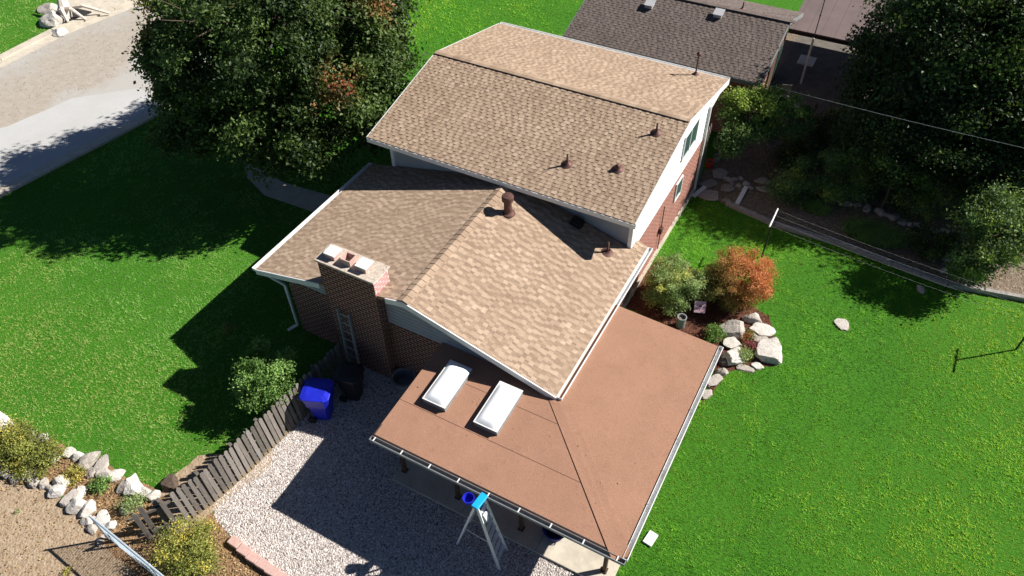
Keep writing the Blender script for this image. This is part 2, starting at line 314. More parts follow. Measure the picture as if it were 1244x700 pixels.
# ------------------------------------------------------------ foliage
def leaves(name,mat,parent,blobs,n,size,clumps=40,sig=.35,autumn=0.,autumn_fn=None,seed=0,flat=.35,top=None,shell=.55,asp=.62,root=None):
    r=np.random.default_rng(seed); Vs=[];ts=[];hs=[]
    wts=np.array([b[2] if len(b)>2 else 1 for b in blobs],float); wts/=wts.sum(); P=[];T=[];H=[];O=[]
    for bi,b in enumerate(blobs):
        c=np.array(b[0]); R=np.array(b[1]); m=int(n*wts[bi]); k=max(3,int(clumps*wts[bi]))
        d=r.normal(size=(k,3)); d/=np.linalg.norm(d,axis=1)[:,None]; rad=r.uniform(shell,1.08,k)[:,None]; cc=c+d*R*rad
        ct=r.uniform(.05,.85,k); ch=(r.random(k)<autumn)*r.uniform(.5,1,k)
        idx=r.integers(0,k,m); p=cc[idx]+r.normal(size=(m,3))*sig*np.array([1,1,.65])*r.uniform(.6,1.3,k)[idx][:,None]
        q=(p-c)/R; q=np.linalg.norm(q,axis=1); keep=q<1.42; p=p[keep]; idx=idx[keep]
        P.append(p); T.append(np.clip(ct[idx]+r.normal(size=len(p))*.14,0,1)); H.append(np.clip(ch[idx]+r.normal(size=len(p))*.12*(ch[idx]>0),0,1)); O.append((p-c)/R)
    P=np.concatenate(P);T=np.concatenate(T);H=np.concatenate(H);O=np.concatenate(O); m=len(P)
    if autumn_fn is not None: H=np.clip(autumn_fn(P,r),0,1)
    keep=P[:,2]>.03; P,T,H,O=P[keep],T[keep],H[keep],O[keep]; m=len(P)
    nr=r.normal(size=(m,3))+O/np.maximum(1e-3,np.linalg.norm(O,axis=1)[:,None])*.6+np.array([0,0,flat]); nr/=np.linalg.norm(nr,axis=1)[:,None]
    x=np.cross(nr,r.normal(size=(m,3))); x/=np.linalg.norm(x,axis=1)[:,None]; y=np.cross(nr,x); s=(size*r.uniform(.55,1.35,m))[:,None]
    V=np.stack([P-x*s*.5,P-y*s*asp*.5+nr*s*.12,P+x*s*.5,P+y*s*asp*.5+nr*s*.12],1).reshape(-1,3)
    F=np.arange(4*m).reshape(-1,4); F=np.concatenate([F[:,[0,1,2]],F[:,[0,2,3]]]); 
    return fastmesh(name,V,F,mat,parent,{'tint':np.tile(T,2),'hue':np.tile(H,2)},root=root)
def limbs(mb,base,top,r0,n,spread,r,seed,lift=.5,sub=3):
    rr=random.Random(seed); base=Vector(base); top=Vector(top); k=5; pts=[base.lerp(top,i/k)+Vector((rr.uniform(-.1,.1),rr.uniform(-.1,.1),0))*(i>0)*r0*4 for i in range(k+1)]
    mb.path(pts,[r0*(1-.7*i/k) for i in range(k+1)],9)
    for j in range(n):
        u=rr.uniform(.3,.95); s=base.lerp(top,u); an=2*PI*j/n+rr.uniform(-.4,.4); L=spread*rr.uniform(.6,1)
        e=s+Vector((math.cos(an)*L,math.sin(an)*L,L*lift*rr.uniform(.4,1.2))); mid=s.lerp(e,.5)+Vector((0,0,-.08*L)); q=r0*(1-.7*u)*.6
        mb.path([s,mid,e],[q,q*.7,q*.3],6)
        for g in range(sub):
            a2=an+rr.uniform(-1,1); l2=L*.5; s2=mid.lerp(e,rr.uniform(0,.8)); mb.tube(s2,s2+Vector((math.cos(a2)*l2,math.sin(a2)*l2,l2*rr.uniform(.1,.9))),q*.4,q*.12,5)
def shrub(name,label,cat,c,R,n,size,mat,clumps=40,sig=.2,group=None,autumn=0,fn=None,seed=0,stemh=None,extra=None,asp=.6,shell=.5):
    t=thing(name,(c[0],c[1],0),label,cat,group); mb=MB(); rr=random.Random(seed)
    for i in range(7):
        a=rr.uniform(0,2*PI); mb.path([(c[0]+math.cos(a)*.05,c[1]+math.sin(a)*.05,0),(c[0]+math.cos(a)*R[0]*.4,c[1]+math.sin(a)*R[1]*.4,c[2]*.9),(c[0]+math.cos(a)*R[0]*.75,c[1]+math.sin(a)*R[1]*.75,c[2]+R[2]*.55)],[.03*R[0],.022*R[0],.01*R[0]],5)
    mb.build('stem','bark',t)
    bl=[(c,R,1.)]+(extra or [])
    leaves('foliage',mat,t,bl,n,size,clumps,sig,autumn,fn,seed,asp=asp,shell=shell); return t
# ------------------------------------------------------------ rocks
def rock(label,c,R,tint=.7,seed=0,rz=0,group=None,name='rock',cat='rock',flat=False,sink=.25,mat='rock'):
    import bmesh
    bm=bmesh.new(); bmesh.ops.create_icosphere(bm,subdivisions=4,radius=1); rr=random.Random(seed); off=Vector((seed*7.3,seed*1.7,3))
    cuts=[(Vector((rr.gauss(0,1),rr.gauss(0,1),rr.gauss(.15,.8))).normalized(),rr.uniform(.56,.88)) for _ in range(15)]
    for v in bm.verts:
        p=v.co.copy()
        for nn,d in cuts:
            e=p.dot(nn)-d
            if e>0: p-=nn*e*.93
        p*=1+.12*mnoise.noise(p*1.6+off)+.05*mnoise.noise(p*4.5+off)+.025*mnoise.noise(p*11+off)
        if flat and p.z>.35: p.z=.35+(p.z-.35)*.15
        v.co=p
    M=Matrix.Rotation(rz,3,'Z'); cz=R[2]*(1-2*sink)*.62
    me=bpy.data.meshes.new(name)
    for v in bm.verts: v.co=M@Vector((v.co.x*R[0]*1.2,v.co.y*R[1]*1.2,v.co.z*R[2]*1.2+cz))
    bm.to_mesh(me); bm.free(); at=me.attributes.new('tint','FLOAT','FACE'); at.data.foreach_set('value',[min(1,max(0,tint+rr.uniform(-.03,.03))) for _ in me.polygons])
    me.materials.append(MAT[mat]); me.polygons.foreach_set('use_smooth',[False]*len(me.polygons))
    o=bpy.data.objects.new(name,me); COL.objects.link(o); o.location=(c[0],c[1],c[2] if len(c)>2 else 0); return tag(o,label,cat,group)
# ============================================================ GROUND
sheet('ground',[(-700,-700),(700,-700),(700,700),(-700,700)],0,'lawn')
# street
nk=[(-22.4,-60),(-21.6,-8),(-21.14,0),(-20.81,2.1),(-20.3,5.0),(-19.9,8),(-19.4,14),(-19,60)]
fk=[(-29.6,60),(-29.9,17),(-30.3,14),(-31.0,10.6),(-30.95,7.2),(-31.2,3),(-31.8,-10),(-32.5,-60)]
sheet('street',nk+fk,.004,'road')
sheet('street_patch',wob([(-21.5,-8),(-21.1,0),(-20.9,1.9),(-20.42,4.8),(-20.0,8.0),(-22.5,8.6),(-24.6,6.4),(-25.3,3.4),(-27.2,1.2),(-27.6,-8)],.05,.8,3),.008,'patch')
def kerb(name,pts,w,h,mat='concrete'):
    mb=MB()
    for i in range(len(pts)-1):
        a,b=Vector((*pts[i],0)),Vector((*pts[i+1],0)); n=max(1,int((b-a).length/2.4))
        for k in range(n): mb.beam(a.lerp(b,k/n)+(b-a).normalized()*.008+Vector((0,0,h/2)),a.lerp(b,(k+1)/n)-(b-a).normalized()*.008+Vector((0,0,h/2)),w,h)
    return tag(mb.build(name,mat),kind='structure')
kerb('kerb',[(x+.12,y) for x,y in nk[1:-1]],.28,.12)
sheet('gutter_pan',[(x-.02,y) for x,y in nk[1:-1]]+[(x-.45,y) for x,y in nk[1:-1]][::-1],.012,'concrete')
fkk=fk[1:-1]; kerb('kerb',[(x-.2,y) for x,y in fkk],.5,.10)
sheet('pavement',[(x+.1,y) for x,y in fkk]+[(x+.7,y) for x,y in fkk][::-1],.012,'concrete')
sheet('driveway',[(-30.45,12.6),(-30.2,14.2),(-29.95,17),(-29.7,24),(-45,24),(-45,15.5),(-36,14.0),(-33.2,13.2),(-31.3,13.0)],.010,'concrete')
sheet('mulch_bed',wob([(-31.15,10.9),(-30.75,11.9),(-30.7,12.7),(-31.3,13.15),(-32.6,13.1),(-33.6,12.6),(-33.4,11.6),(-32.2,10.9)],.05,.5,4),.014,'black_mulch')
# path to the front door
pth=gp((296,196),(318,206),(345,222),(402,238),(392,262),(352,248),(322,238),(300,216))
sheet('garden_path',pth,.006,'concrete')
# gravel yard, slab
yard=[(-2.75,.3),(-2.85,-1.9),(-3.02,-4.2),(-3.1,-5.1),(-3.3,-6.3)]
gravel_poly=yard+gp((262,632),(285,657),(330,688),(352,705))+[(-.2,-12),(7.5,-12),(7.5,-3.2),(6,-.2),(4,.5)]
sheet('gravel_yard',gravel_poly,.004,'gravel')
mb=MB()
for x0,x1 in ((.75,3.05),(3.06,5.36),(5.37,7.5)):
    for y0,y1 in ((-3.32,-1.0),(-.99,.6)) : mb.box(((x0+x1)/2,(y0+y1)/2,.04),(x1-x0,y1-y0,.08))
for y0,y1 in ((.61,2.3),(2.31,4.1)): mb.box((5.75,(y0+y1)/2,.04),(3.5,y1-y0,.08))
tag(mb.build('patio_slab','concrete',bevel=.008),kind='structure')
# soil and mulch beds
bedpoly=wob([(4.02,13.0),(4.6,13.1),(5.1,13.2),(5.6,13.0),(7.5,12.75),(9.94,12.8),(13.72,12.4),(16.17,12.85),(22,14.4),(34,18),(34,44),(12,44),(10.5,30),(4.02,30)],.03,.6,5)
sheet('garden_bed',bedpoly,.005,'bed')
sheet('mulch_bed',wob(gp((795,318),(770,345),(758,372),(873,425),(862,470),(853,492),(866,478),(882,452),(905,448),(940,445),(944,420),(935,385),(915,372),(880,352),(840,325)),.05,.3,6),.006,'mulch')
sheet('leaf_litter_bed',wob(gp((0,520),(60,530),(85,545),(125,562),(165,585),(205,602),(214,640),(150,660),(110,628),(60,594),(0,586)),.06,.3,7),.007,'litter')
sheet('dirt_ground',wob([tuple(v) for v in gp((-60,580),(0,584),(60,594),(100,622),(128,650))]+[(-4.6,-8.55),(-2.0,-8.75),(-2.0,-12),(-2.0,-16),(-14,-16),(-14,-9.2)],.05,.4,8),.009,'dirt')
sheet('planting_bed',wob(gp((108,628),(150,640),(190,640),(214,642),(238,600),(262,628),(285,657),(330,688),(352,705),(330,740),(175,705),(128,668)),.05,.3,9),.011,'litter')
sheet('worn_dirt',wob(gp((196,600),(206,582),(240,555),(330,545),(330,566),(215,655)),.05,.3,10),.012,'dirt')
sheet('neighbour_patio',[(4.62,17.9),(9.3,18.3),(10,30),(4.62,30)],.01,'shaded_concrete')
# ---- grass blades
def in_poly(P,poly):
    x,y=P[:,0],P[:,1]; c=np.zeros(len(P),bool); n=len(poly)
    for i in range(n):
        x0,y0=poly[i][:2]; x1,y1=poly[(i+1)%n][:2]
        if y0==y1: continue
        k=((y0>y)!=(y1>y))&(x<(x1-x0)*(y-y0)/(y1-y0)+x0); c^=k
    return c
def vnoise(P,sc,seed=0):
    return np.array([mnoise.noise(Vector((p[0]*sc+seed,p[1]*sc,seed*.37))) for p in P])
def frustum_mask(P):
    d=P-np.array(CF)[:2]; D=np.stack([d[:,0],d[:,1],np.full(len(d),-CF.z)],1); z=D@np.array(CD); x=622+FPX*(D@np.array(CR))/z; y=350-FPX*(D@np.array(CU))/z
    return (z>0)&(x>-60)&(x<1304)&(y>-60)&(y<760)
def grass(name,poly,holes,dens,seed,h=.052,wd=.02,dry=None,gm='grass',hg=.9,hb=lambda P:0*P[:,0],tb=lambda P:0*P[:,0]):
    r=np.random.default_rng(seed); A=np.array([p[:2] for p in poly]); lo,hi=A.min(0),A.max(0); n=int((hi-lo).prod()*dens)
    P=r.uniform(lo,hi,(n,2)); P=P[in_poly(P,poly)]; P=P[frustum_mask(P)]
    for q in holes: P=P[~in_poly(P,q)]
    def cellnoise(q,scs):
        cell=np.floor(P*q); key,inv=np.unique(cell,axis=0,return_inverse=True); inv=inv.ravel(); o=0
        for sc_,am,sd_ in scs: o=o+vnoise(key/q,sc_,sd_)*am
        return o[inv]
    big=cellnoise(2,((.13,1.0,seed+20),(.38,1.1,seed))); pn=big+cellnoise(4,((1.1,.9,seed+3),))+cellnoise(7,((2.8,1.5,seed+5),))+ (cellnoise(14,((6.0,.95,seed+9),)) if dens>100 else 0)
    m=len(P); K=3; P3=np.repeat(P,K,0); T=np.clip(np.repeat(.42+pn*.8+tb(P),K)+r.normal(size=m*K)*.16,0,1)
    base=np.concatenate([P3+r.normal(size=(m*K,2))*.02,np.full((m*K,1),.004)],1); an=r.uniform(0,2*PI,m*K); side=np.stack([np.cos(an),np.sin(an),np.zeros(m*K)],1)
    lean=np.stack([r.normal(size=m*K)*.8-.25,r.normal(size=m*K)*.8+.2,np.full(m*K,.6)],1); lean/=np.linalg.norm(lean,axis=1)[:,None]; L=(h*r.uniform(.6,1.4,m*K)*np.clip(1+.55*np.repeat(pn,K),.35,1.8))[:,None]
    V=np.stack([base-side*wd/2,base+side*wd/2,base+lean*L],1).reshape(-1,3); H=np.clip(np.repeat(cellnoise(2,((.22,1.3,seed+40),(.8,.6,seed+41)))*hg+hb(P),K)+r.normal(size=m*K)*.04,0,.6)+(r.random(m*K)<.008)*.5
    if dry is not None: H=np.clip(H+dry(P3,r),0,1)
    o=fastmesh(name,V,np.arange(3*m*K).reshape(-1,3),gm,None,{'tint':T,'hue':H},'stuff',root=(float(P[:,0].mean()),float(P[:,1].mean()),0)); return o
house_fp=[(-5.25,.1),(4.0,.1),(4.0,13.4),(-5.25,13.4)]
mulch_fp=gp((795,318),(770,345),(758,372),(873,425),(862,470),(853,492),(866,478),(882,452),(905,448),(940,445),(944,420),(935,385),(915,372),(880,352),(840,325))
right_lawn=[(7.52,-12),(7.52,3.4),(4.03,6.2),(4.03,13.0),(5.1,13.0),(5.6,12.9),(7.5,12.6),(9.94,12.65),(13.72,12.2),(16.17,12.7),(24,14),(24,-12)]
ll=[(-9.9,-7.6)]+gp((60,528),(85,545),(125,560),(165,583),(212,598))+[(-3.3,-6.0),(-3.1,-4.2),(-2.85,-1.9),(-2.75,.1),(-5.25,.1),(-5.25,13.4),(-19.3,13.4)]+[(x+.28,y) for x,y in nk[1:-2]][::-1][1:]+[(-21.3,-8)]
def dryf(P,r):
    d=np.zeros(len(P))
    for (px,py,R) in ((60,400,2.2),(130,450,1.8),(230,560,1.6),(90,520,2.5),(20,470,2.5),(190,590,1.2),(250,330,1.6),(30,320,1.2)):
        g=G(px,py); q=np.hypot(P[:,0]-g.x,P[:,1]-g.y)/R; d+=np.exp(-q*q)*.62
    return d*r.uniform(.5,1.,len(P))
grass('lawn_grass',right_lawn,[mulch_fp],300,1,hg=.45,hb=lambda P:np.clip((P[:,0]-9)*.085,-.1,.65),tb=lambda P:np.clip((P[:,0]-10)*.025,-.05,.2))
grass('lawn_grass',ll,[pth,[(x,y) for x,y in gp((196,600),(206,582),(240,555),(330,545),(330,566),(215,655))]],190,2,dry=dryf,gm='grass_left')
grass('lawn_grass',[(-19.2,13.4),(-3.9,13.4),(-3.9,16.9),(-4.2,45),(-19,45)],[],60,3,.08,.03)
grass('lawn_grass',[(-55,-8),(-32.2,-8),(-31.5,3),(-31.4,10.4),(-32.2,10.8),(-33.6,11.6),(-33.7,12.6),(-36,13.8),(-55,20)],[],50,4,.08,.035,gm='grass_left',hb=lambda P:.35+0*P[:,0])
grass('lawn_grass',[(10.1,17),(34,20),(34,44),(11,44)],[],10,5,.10,.04)
# ---- pebbles
def pebbles(name,poly,dens,seed,holes=(),size=.022,mat='pebble',z=.006):
    r=np.random.default_rng(seed); A=np.array([p[:2] for p in poly]); lo,hi=A.min(0),A.max(0); P=r.uniform(lo,hi,(int((hi-lo).prod()*dens),2)); P=P[in_poly(P,poly)]; P=P[frustum_mask(P)]
    for q in holes: P=P[~in_poly(P,q)]
    m=len(P); s=size*r.uniform(.6,1.6,m); U=np.array([[1,0,0],[0,1,0],[-1,0,0],[0,-1,0],[0,0,1]],float)
    V=U[None]*s[:,None,None]*r.uniform(.6,1.2,(m,1,3))*np.array([1,1,.75]); an=r.uniform(0,2*PI,m); c,sn=np.cos(an)[:,None],np.sin(an)[:,None]
    V=np.stack([V[:,:,0]*c-V[:,:,1]*sn,V[:,:,0]*sn+V[:,:,1]*c,V[:,:,2]],2)+r.normal(size=(m,5,3))*s[:,None,None]*.12; V+=np.concatenate([P,np.full((m,1),z)],1)[:,None]
    F=np.array([[0,1,4],[1,2,4],[2,3,4],[3,0,4]])[None]+np.arange(m)[:,None,None]*5
    return fastmesh(name,V.reshape(-1,3),F.reshape(-1,3),mat,None,{'tint':np.repeat(np.clip(r.normal(.62,.19,m),0,1),4),'hue':np.zeros(4*m)},'stuff',root=(float(P[:,0].mean()),float(P[:,1].mean()),0))
slab_fp=[(.75,-3.32),(7.74,-3.32),(7.74,4.1),(.75,4.1)]
pebbles('gravel_stones',gravel_poly,1500,11,[slab_fp])
pebbles('dirt_clods',gp((0,590),(60,600),(100,630),(128,655),(170,700),(0,705)),60,12,size=.016,mat='rock')
pebbles('road_grit',[(-30.3,2),(-30.2,13),(-23,12),(-25,6),(-26,2)],12,13,size=.022,mat='rock')
pebbles('mulch_chips',[tuple(v) for v in mulch_fp],350,14,size=.02,mat='mulch')
litter_fp=gp((0,524),(60,532),(85,548),(125,566),(160,590),(200,606),(206,640),(150,655),(110,622),(60,590),(0,582))
def litter(name,poly,n_per,seed,mat='yellowleaf'):
    r=np.random.default_rng(seed); A=np.array([p[:2] for p in poly]); lo,hi=A.min(0),A.max(0); P=r.uniform(lo,hi,(int((hi-lo).prod()*n_per),2)); P=P[in_poly(P,poly)]; m=len(P)
    an=r.uniform(0,2*PI,m); s=r.uniform(.015,.035,m); c=np.concatenate([P,r.uniform(.015,.05,(m,1))],1); x=np.stack([np.cos(an)*s,np.sin(an)*s,r.normal(size=m)*.01],1); y=np.stack([-np.sin(an)*s,np.cos(an)*s,r.normal(size=m)*.01],1)
    V=np.stack([c-x,c-y*.6,c+x,c+y*.6],1).reshape(-1,3)
    return fastmesh(name,V,np.arange(4*m).reshape(-1,4),mat,None,{'tint':r.random(m),'hue':np.full(m,.0)},'stuff',root=(float(P[:,0].mean()),float(P[:,1].mean()),0))
MAT['dryleaf']=M_leaf('dry_leaves',(.10,.055,.03),(.52,.36,.18),(.3,.2,.1),.1)
litter('leaf_litter',litter_fp,420,15,'dryleaf')
litter('dirt_litter',gp((0,588),(60,598),(100,628),(128,655),(170,700),(0,705)),70,20,'dryleaf')
litter('fallen_leaves',[(-3.2,-6.4),(-2.7,-1),(-1.9,-1),(-1.5,-7.2)],7,19,'dryleaf')
litter('leaf_litter',gp((150,660),(262,636),(285,660),(330,692),(350,710),(180,705)),380,16,'dryleaf')
litter('fallen_leaves',[(4.4,14),(5.6,13.2),(9.9,13),(13.7,12.6),(17,13.2),(17,20),(5,20)],45,17,'dryleaf')
litter('fallen_leaves',[(-12,-7),(-3.5,-6),(-5.3,5),(-14,4),(-18,-1)],.9,18,'yellowleaf')
# ============================================================ THE HOUSE
XU0,XU1,YU0,YU1,YUR,ZU,ZUR=-5.81,4.16,5.55,14.99,10.16,4.21,5.21
XL0,XLR,XL1,YL0,ZL,ZLR=-6.2,-.38,4.41,-.27,2.63,4.0
H=thing('brick_house',(-.5,6.5,0),'brick split-level house with two tan shingle gable roofs and a brick chimney','house')
# walls
mb=MB(); T=.12
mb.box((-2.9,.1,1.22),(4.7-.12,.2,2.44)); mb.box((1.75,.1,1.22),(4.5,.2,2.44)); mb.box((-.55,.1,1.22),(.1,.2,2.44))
mb.box((-5.14,3.15,1.3),(.2,5.9,2.6)); mb.build('wall','brick_shaded',H)
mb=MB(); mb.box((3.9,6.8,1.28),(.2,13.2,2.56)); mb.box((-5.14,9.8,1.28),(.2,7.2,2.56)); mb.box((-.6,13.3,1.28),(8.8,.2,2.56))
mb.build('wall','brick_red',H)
mb=MB(); mb.box((4.03,9.8,.09),(.1,7.3,.18)); mb.box((4.03,3,.09),(.1,6.2,.18)); mb.build('foundation','concrete',H)
# gable siding of the lower block (front) – boards
sl=(ZLR-ZL)/(XLR-XL0); sr=(ZLR-ZL)/(XL1-XLR)
def zlow(x): return ZLR-(XLR-x)*sl if x<XLR else ZLR-(x-XLR)*sr
mb=MB(); n=16
z=2.45; k=0
while z<3.86:
    z1=min(z+.14,3.9); zz=z1+.10
    xa=XLR-(ZLR-zz)/sl; xb=XLR+(ZLR-zz)/sr; xa=max(xa,-5.2); xb=min(xb,4.0)
    if xb-xa>.2: mb.box(((xa+xb)/2,.085,(z+z1)/2),(xb-xa,.16,.132),0,.5,(.05,0))
    z=z1
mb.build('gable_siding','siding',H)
# upper block siding: white east gable, grey front and back
su=(ZUR-ZU)/(YUR-YU0); sb=(ZUR-ZU)/(YU1-YUR)
def zup(y): return ZUR-(YUR-y)*su if y<YUR else ZUR-(y-YUR)*sb
for sx,mt in ((3.98,'wsiding'),(-5.2,'wsiding')):
    mb=MB(); z=2.56
    while z<5.02:
        z1=min(z+.17,5.05); y0=max(6.06,YUR-(ZUR-.16-z1)/su); y1=min(13.38,YUR+(ZUR-.16-z1)/sb)
        if y1-y0>.15:
            s=1 if sx>0 else -1; a=sx; mb.hexa([(a-.1*s,y0,z),(a+.028*s,y0,z),(a+.028*s,y1,z),(a-.1*s,y1,z),(a-.1*s,y0,z1),(a+.012*s,y0,z1),(a+.012*s,y1,z1),(a-.1*s,y1,z1)])
        z=z1
    mb.build('gable_siding',mt,H)
mb=MB(); z=2.3
while z<4.05:
    z1=min(z+.15,4.12); mb.hexa([(-5.15,6.06,z),(3.86,6.06,z),(3.86,6.2,z),(-5.15,6.2,z),(-5.15,6.09,z1),(3.86,6.09,z1),(3.86,6.2,z1),(-5.15,6.2,z1)]); z=z1
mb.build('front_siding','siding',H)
mb=MB(); mb.box((-.6,13.3,3.4),(8.95,.16,1.7)); mb.build('rear_siding','wsiding',H)
mb=MB()
for c_,d_ in (((-5.2,6.07,3.2),(.13,.13,1.95)),((3.93,6.07,3.2),(.13,.13,1.95)),((3.95,13.36,3.3),(.11,.11,1.5))): mb=MB(); mb.box(c_,d_); mb.build('corner_board','white',H)
# roof decks + shingles
def roofpart(name,plist,mat): 
    mb=MB()
    for p in plist: shingles(*p[:5],p[5],mb=mb)
    return mb
ru=thing # alias guard
v1=Vector((0,YUR-YU0,ZUR-ZU)); v2=Vector((0,-(YU1-YUR),ZUR-ZU))
mb=MB()
shingles((XU0,YU0,ZU+.03),(1,0,0),v1,XU1-XU0,v1.length-.02,1,mb)
shingles((XU1,YU1,ZU+.03),(-1,0,0),v2,XU1-XU0,v2.length,2,mb)
UR=mb.build('roof','shingle_tan',H)
def deck(mb,pts,th):  # slab hanging below a planar outline
    mb.extr([Vector(p) for p in pts],(0,0,-th))
mb=MB(); deck(mb,[(XU0,YU0,ZU+.02),(XU1,YU0,ZU+.02),(XU1,YUR,ZUR+.02),(XU0,YUR,ZUR+.02)],.10); deck(mb,[(XU0,YUR+.001,ZUR+.02),(XU1,YUR+.001,ZUR+.02),(XU1,YU1,ZU+.02),(XU0,YU1,ZU+.02)],.10)
mb.build('roof_deck','tan_wood',UR)
# ridge: rear slope laps forward over the front slope ; vent box blackened to paint the shadow line
mb=MB(); r=random.Random(5); x=XU0
while x<XU1-.02:
    x1=min(x+.26,XU1); t=min(1,max(0,r.gauss(.55,.13)))
    mb.hexa([(x,YUR-.13,ZUR+.035),(x1,YUR-.13,ZUR+.035),(x1,YUR,ZUR+.05),(x,YUR,ZUR+.05),(x,YUR-.13,ZUR+.055),(x1,YUR-.13,ZUR+.055),(x1,YUR,ZUR+.075),(x,YUR,ZUR+.075)],t)
    mb.hexa([(x,YUR+.001,ZUR+.04),(x1,YUR+.001,ZUR+.04),(x1,YUR+.2,ZUR-.2*sb+.03),(x,YUR+.2,ZUR-.2*sb+.03),(x,YUR+.001,ZUR+.075),(x1,YUR+.001,ZUR+.075),(x1,YUR+.2,ZUR-.2*sb+.07),(x,YUR+.2,ZUR-.2*sb+.07)],t)
    x=x1
mb.build('ridge_cap','shingle_tan',UR)
mb=MB(); mb.box(((XU0+XU1)/2,YUR-.06,ZUR+.025),(XU1-XU0-.02,.05,.07)); mb.build('ridge_vent','dark',UR)
# lower roof
wl=Vector((XLR-XL0,0,ZLR-ZL)); wr=Vector((-(XL1-XLR),0,ZLR-ZL))
mb=MB(); shingles((XL0,YL0,ZL+.03),(0,1,0),wl,6.05-YL0,wl.length,3,mb,thick=.009); shingles((XL1,YL0,ZL+.03),(0,1,0),wr,6.04-YL0,wr.length,4,mb,thick=.010)
shingles((XL1,6.04,ZL+.03),(0,1,0),wr,.46,.41,14,mb)
LR=mb.build('roof','shingle_tan',H)
mb=MB(); deck(mb,[(XL0,YL0,ZL+.02),(XLR,YL0,ZLR+.02),(XLR,6.04,ZLR+.02),(XL0,6.04,ZL+.02)],.10); deck(mb,[(XLR+.001,YL0,ZLR+.02),(XL1,YL0,ZL+.02),(XL1,6.04,ZL+.02),(XLR+.001,6.04,ZLR+.02)],.10)
deck(mb,[(4.02,6.041,ZL+.02+.39*sr),(XL1,6.041,ZL+.02),(XL1,6.5,ZL+.02),(4.02,6.5,ZL+.02+.39*sr)],.10)
mb.build('roof_deck','tan_wood',LR)
mb=MB(); y=YL0-.01; r=random.Random(9)
while y<6.02:
    y1=min(y+.24,6.04); t=min(1,max(0,r.gauss(.55,.15)))
    mb.hexa([(XLR-.17,y,ZLR-.17*sl+.045),(XLR-.17,y1,ZLR-.17*sl+.045),(XLR,y1,ZLR+.05),(XLR,y,ZLR+.05),(XLR-.17,y,ZLR-.17*sl+.075),(XLR-.17,y1,ZLR-.17*sl+.060),(XLR,y1,ZLR+.082),(XLR,y,ZLR+.095)],t)
    mb.hexa([(XLR,y,ZLR+.05),(XLR,y1,ZLR+.05),(XLR+.17,y1,ZLR-.17*sr+.045),(XLR+.17,y,ZLR-.17*sr+.045),(XLR,y,ZLR+.095),(XLR,y1,ZLR+.082),(XLR+.17,y1,ZLR-.17*sr+.060),(XLR+.17,y,ZLR-.17*sr+.075)],t)
    y=y1
mb.build('ridge_cap','shingle_tan',LR)
# fascia boards
def rake(mb,p,q,h=.2,th=.035,o=(0,0,0)):
    p=Vector(p)+Vector(o); q=Vector(q)+Vector(o); d=Vector((q.x-p.x,q.y-p.y,0)).normalized(); s=Vector((-d.y,d.x,0))*th/2
    mb.hexa([p-s-Vector((0,0,h)),q-s-Vector((0,0,h)),q+s-Vector((0,0,h)),p+s-Vector((0,0,h)),p-s,q-s,q+s,p+s])
mb=MB(); rake(mb,(XU1+.019,YU0,ZU+.035),(XU1+.019,YUR,ZUR+.035)); rake(mb,(XU1+.019,YUR+.002,ZUR+.035),(XU1+.019,YU1,ZU+.035))
rake(mb,(XU0-.019,YU0,ZU+.035),(XU0-.019,YUR,ZUR+.035)); rake(mb,(XU0-.019,YUR+.002,ZUR+.035),(XU0-.019,YU1,ZU+.035))
rake(mb,(XU0,YU1+.02,ZU+.03),(XU1,YU1+.02,ZU+.03)); rake(mb,(XU0,YU0-.02,ZU+.015),(XU1,YU0-.02,ZU+.015),.16)
rake(mb,(XL0,YL0-.019,ZL+.035),(-3.5,YL0-.019,zlow(-3.5)+.035)); rake(mb,(-1.0,YL0-.019,zlow(-1.0)+.035),(XLR-.001,YL0-.019,ZLR+.035)); rake(mb,(XLR+.001,YL0-.019,ZLR+.035),(XL1,YL0-.019,ZL+.035))
rake(mb,(XL1+.02,YL0,ZL+.01),(XL1+.02,6.5,ZL+.01),.15); rake(mb,(XL0-.02,YL0,ZL+.01),(XL0-.02,6.1,ZL+.01),.15)
mb.build('fascia','white',H)
mb=MB(); mb.box((-.9,-.09,2.60),(10.2,.36,.02)); mb.box((XL0+.5,3,2.60),(1.0,6,.02)); mb.box((XU1-.1,9.8,2.57),(.02,.02,.02)); mb.build('soffit','siding',H) if False else None
def gutter(name,a,b,out,mat,parent,w=.12,h=.10):
    mb=MB(); a=Vector(a); b=Vector(b); out=Vector(out); up=Vector((0,0,1))
    mb.beam(a+out*.006,b+out*.006,.008,h); mb.beam(a+out*w+up*.0,b+out*w+up*.0,.010,h*1.0); mb.beam(a+out*(w/2)-up*(h/2),b+out*(w/2)-up*(h/2),w+.004,.008)
    mb.beam(a+out*(w+.004)+up*(h/2),b+out*(w+.004)+up*(h/2),.022,.010)
    for e in (a,b): mb.box(e+out*(w/2),(.01 if abs(out.y)>.5 else w,w if abs(out.y)>.5 else .01,h))
    return mb.build(name,mat,parent)
gutter('gutter',(XL0-.04,YL0,ZL-.03),(XL0-.04,6.05,ZL-.03),(-1,0,0),'white',H); gutter('gutter',(XL1+.04,YL0+.02,ZL-.03),(XL1+.04,6.5,ZL-.03),(1,0,0),'white',H)
gutter('gutter',(XU0,YU1+.04,ZU-.02),(XU1,YU1+.04,ZU-.02),(0,1,0),'white',H)
mb=MB(); 
for p,q in (((XL0-.1,YL0+.1,ZL-.1),(-5.35,-.05,2.15)),((-5.35,-.05,2.15),(-5.35,-.05,.25)),((-5.35,-.05,.25),(-5.6,-.3,.08))): mb.beam(p,q,.075,.06,(0,1,.1))
mb.build('downspout','white',H)
mb=MB(); mb.beam((4.06,13.30,3.95),(4.06,13.30,.1),.08,.07,(0,1,0)); mb.beam((4.06,13.30,3.95),(4.06,14.95,4.12),.08,.06); mb.build('downspout','white',H)
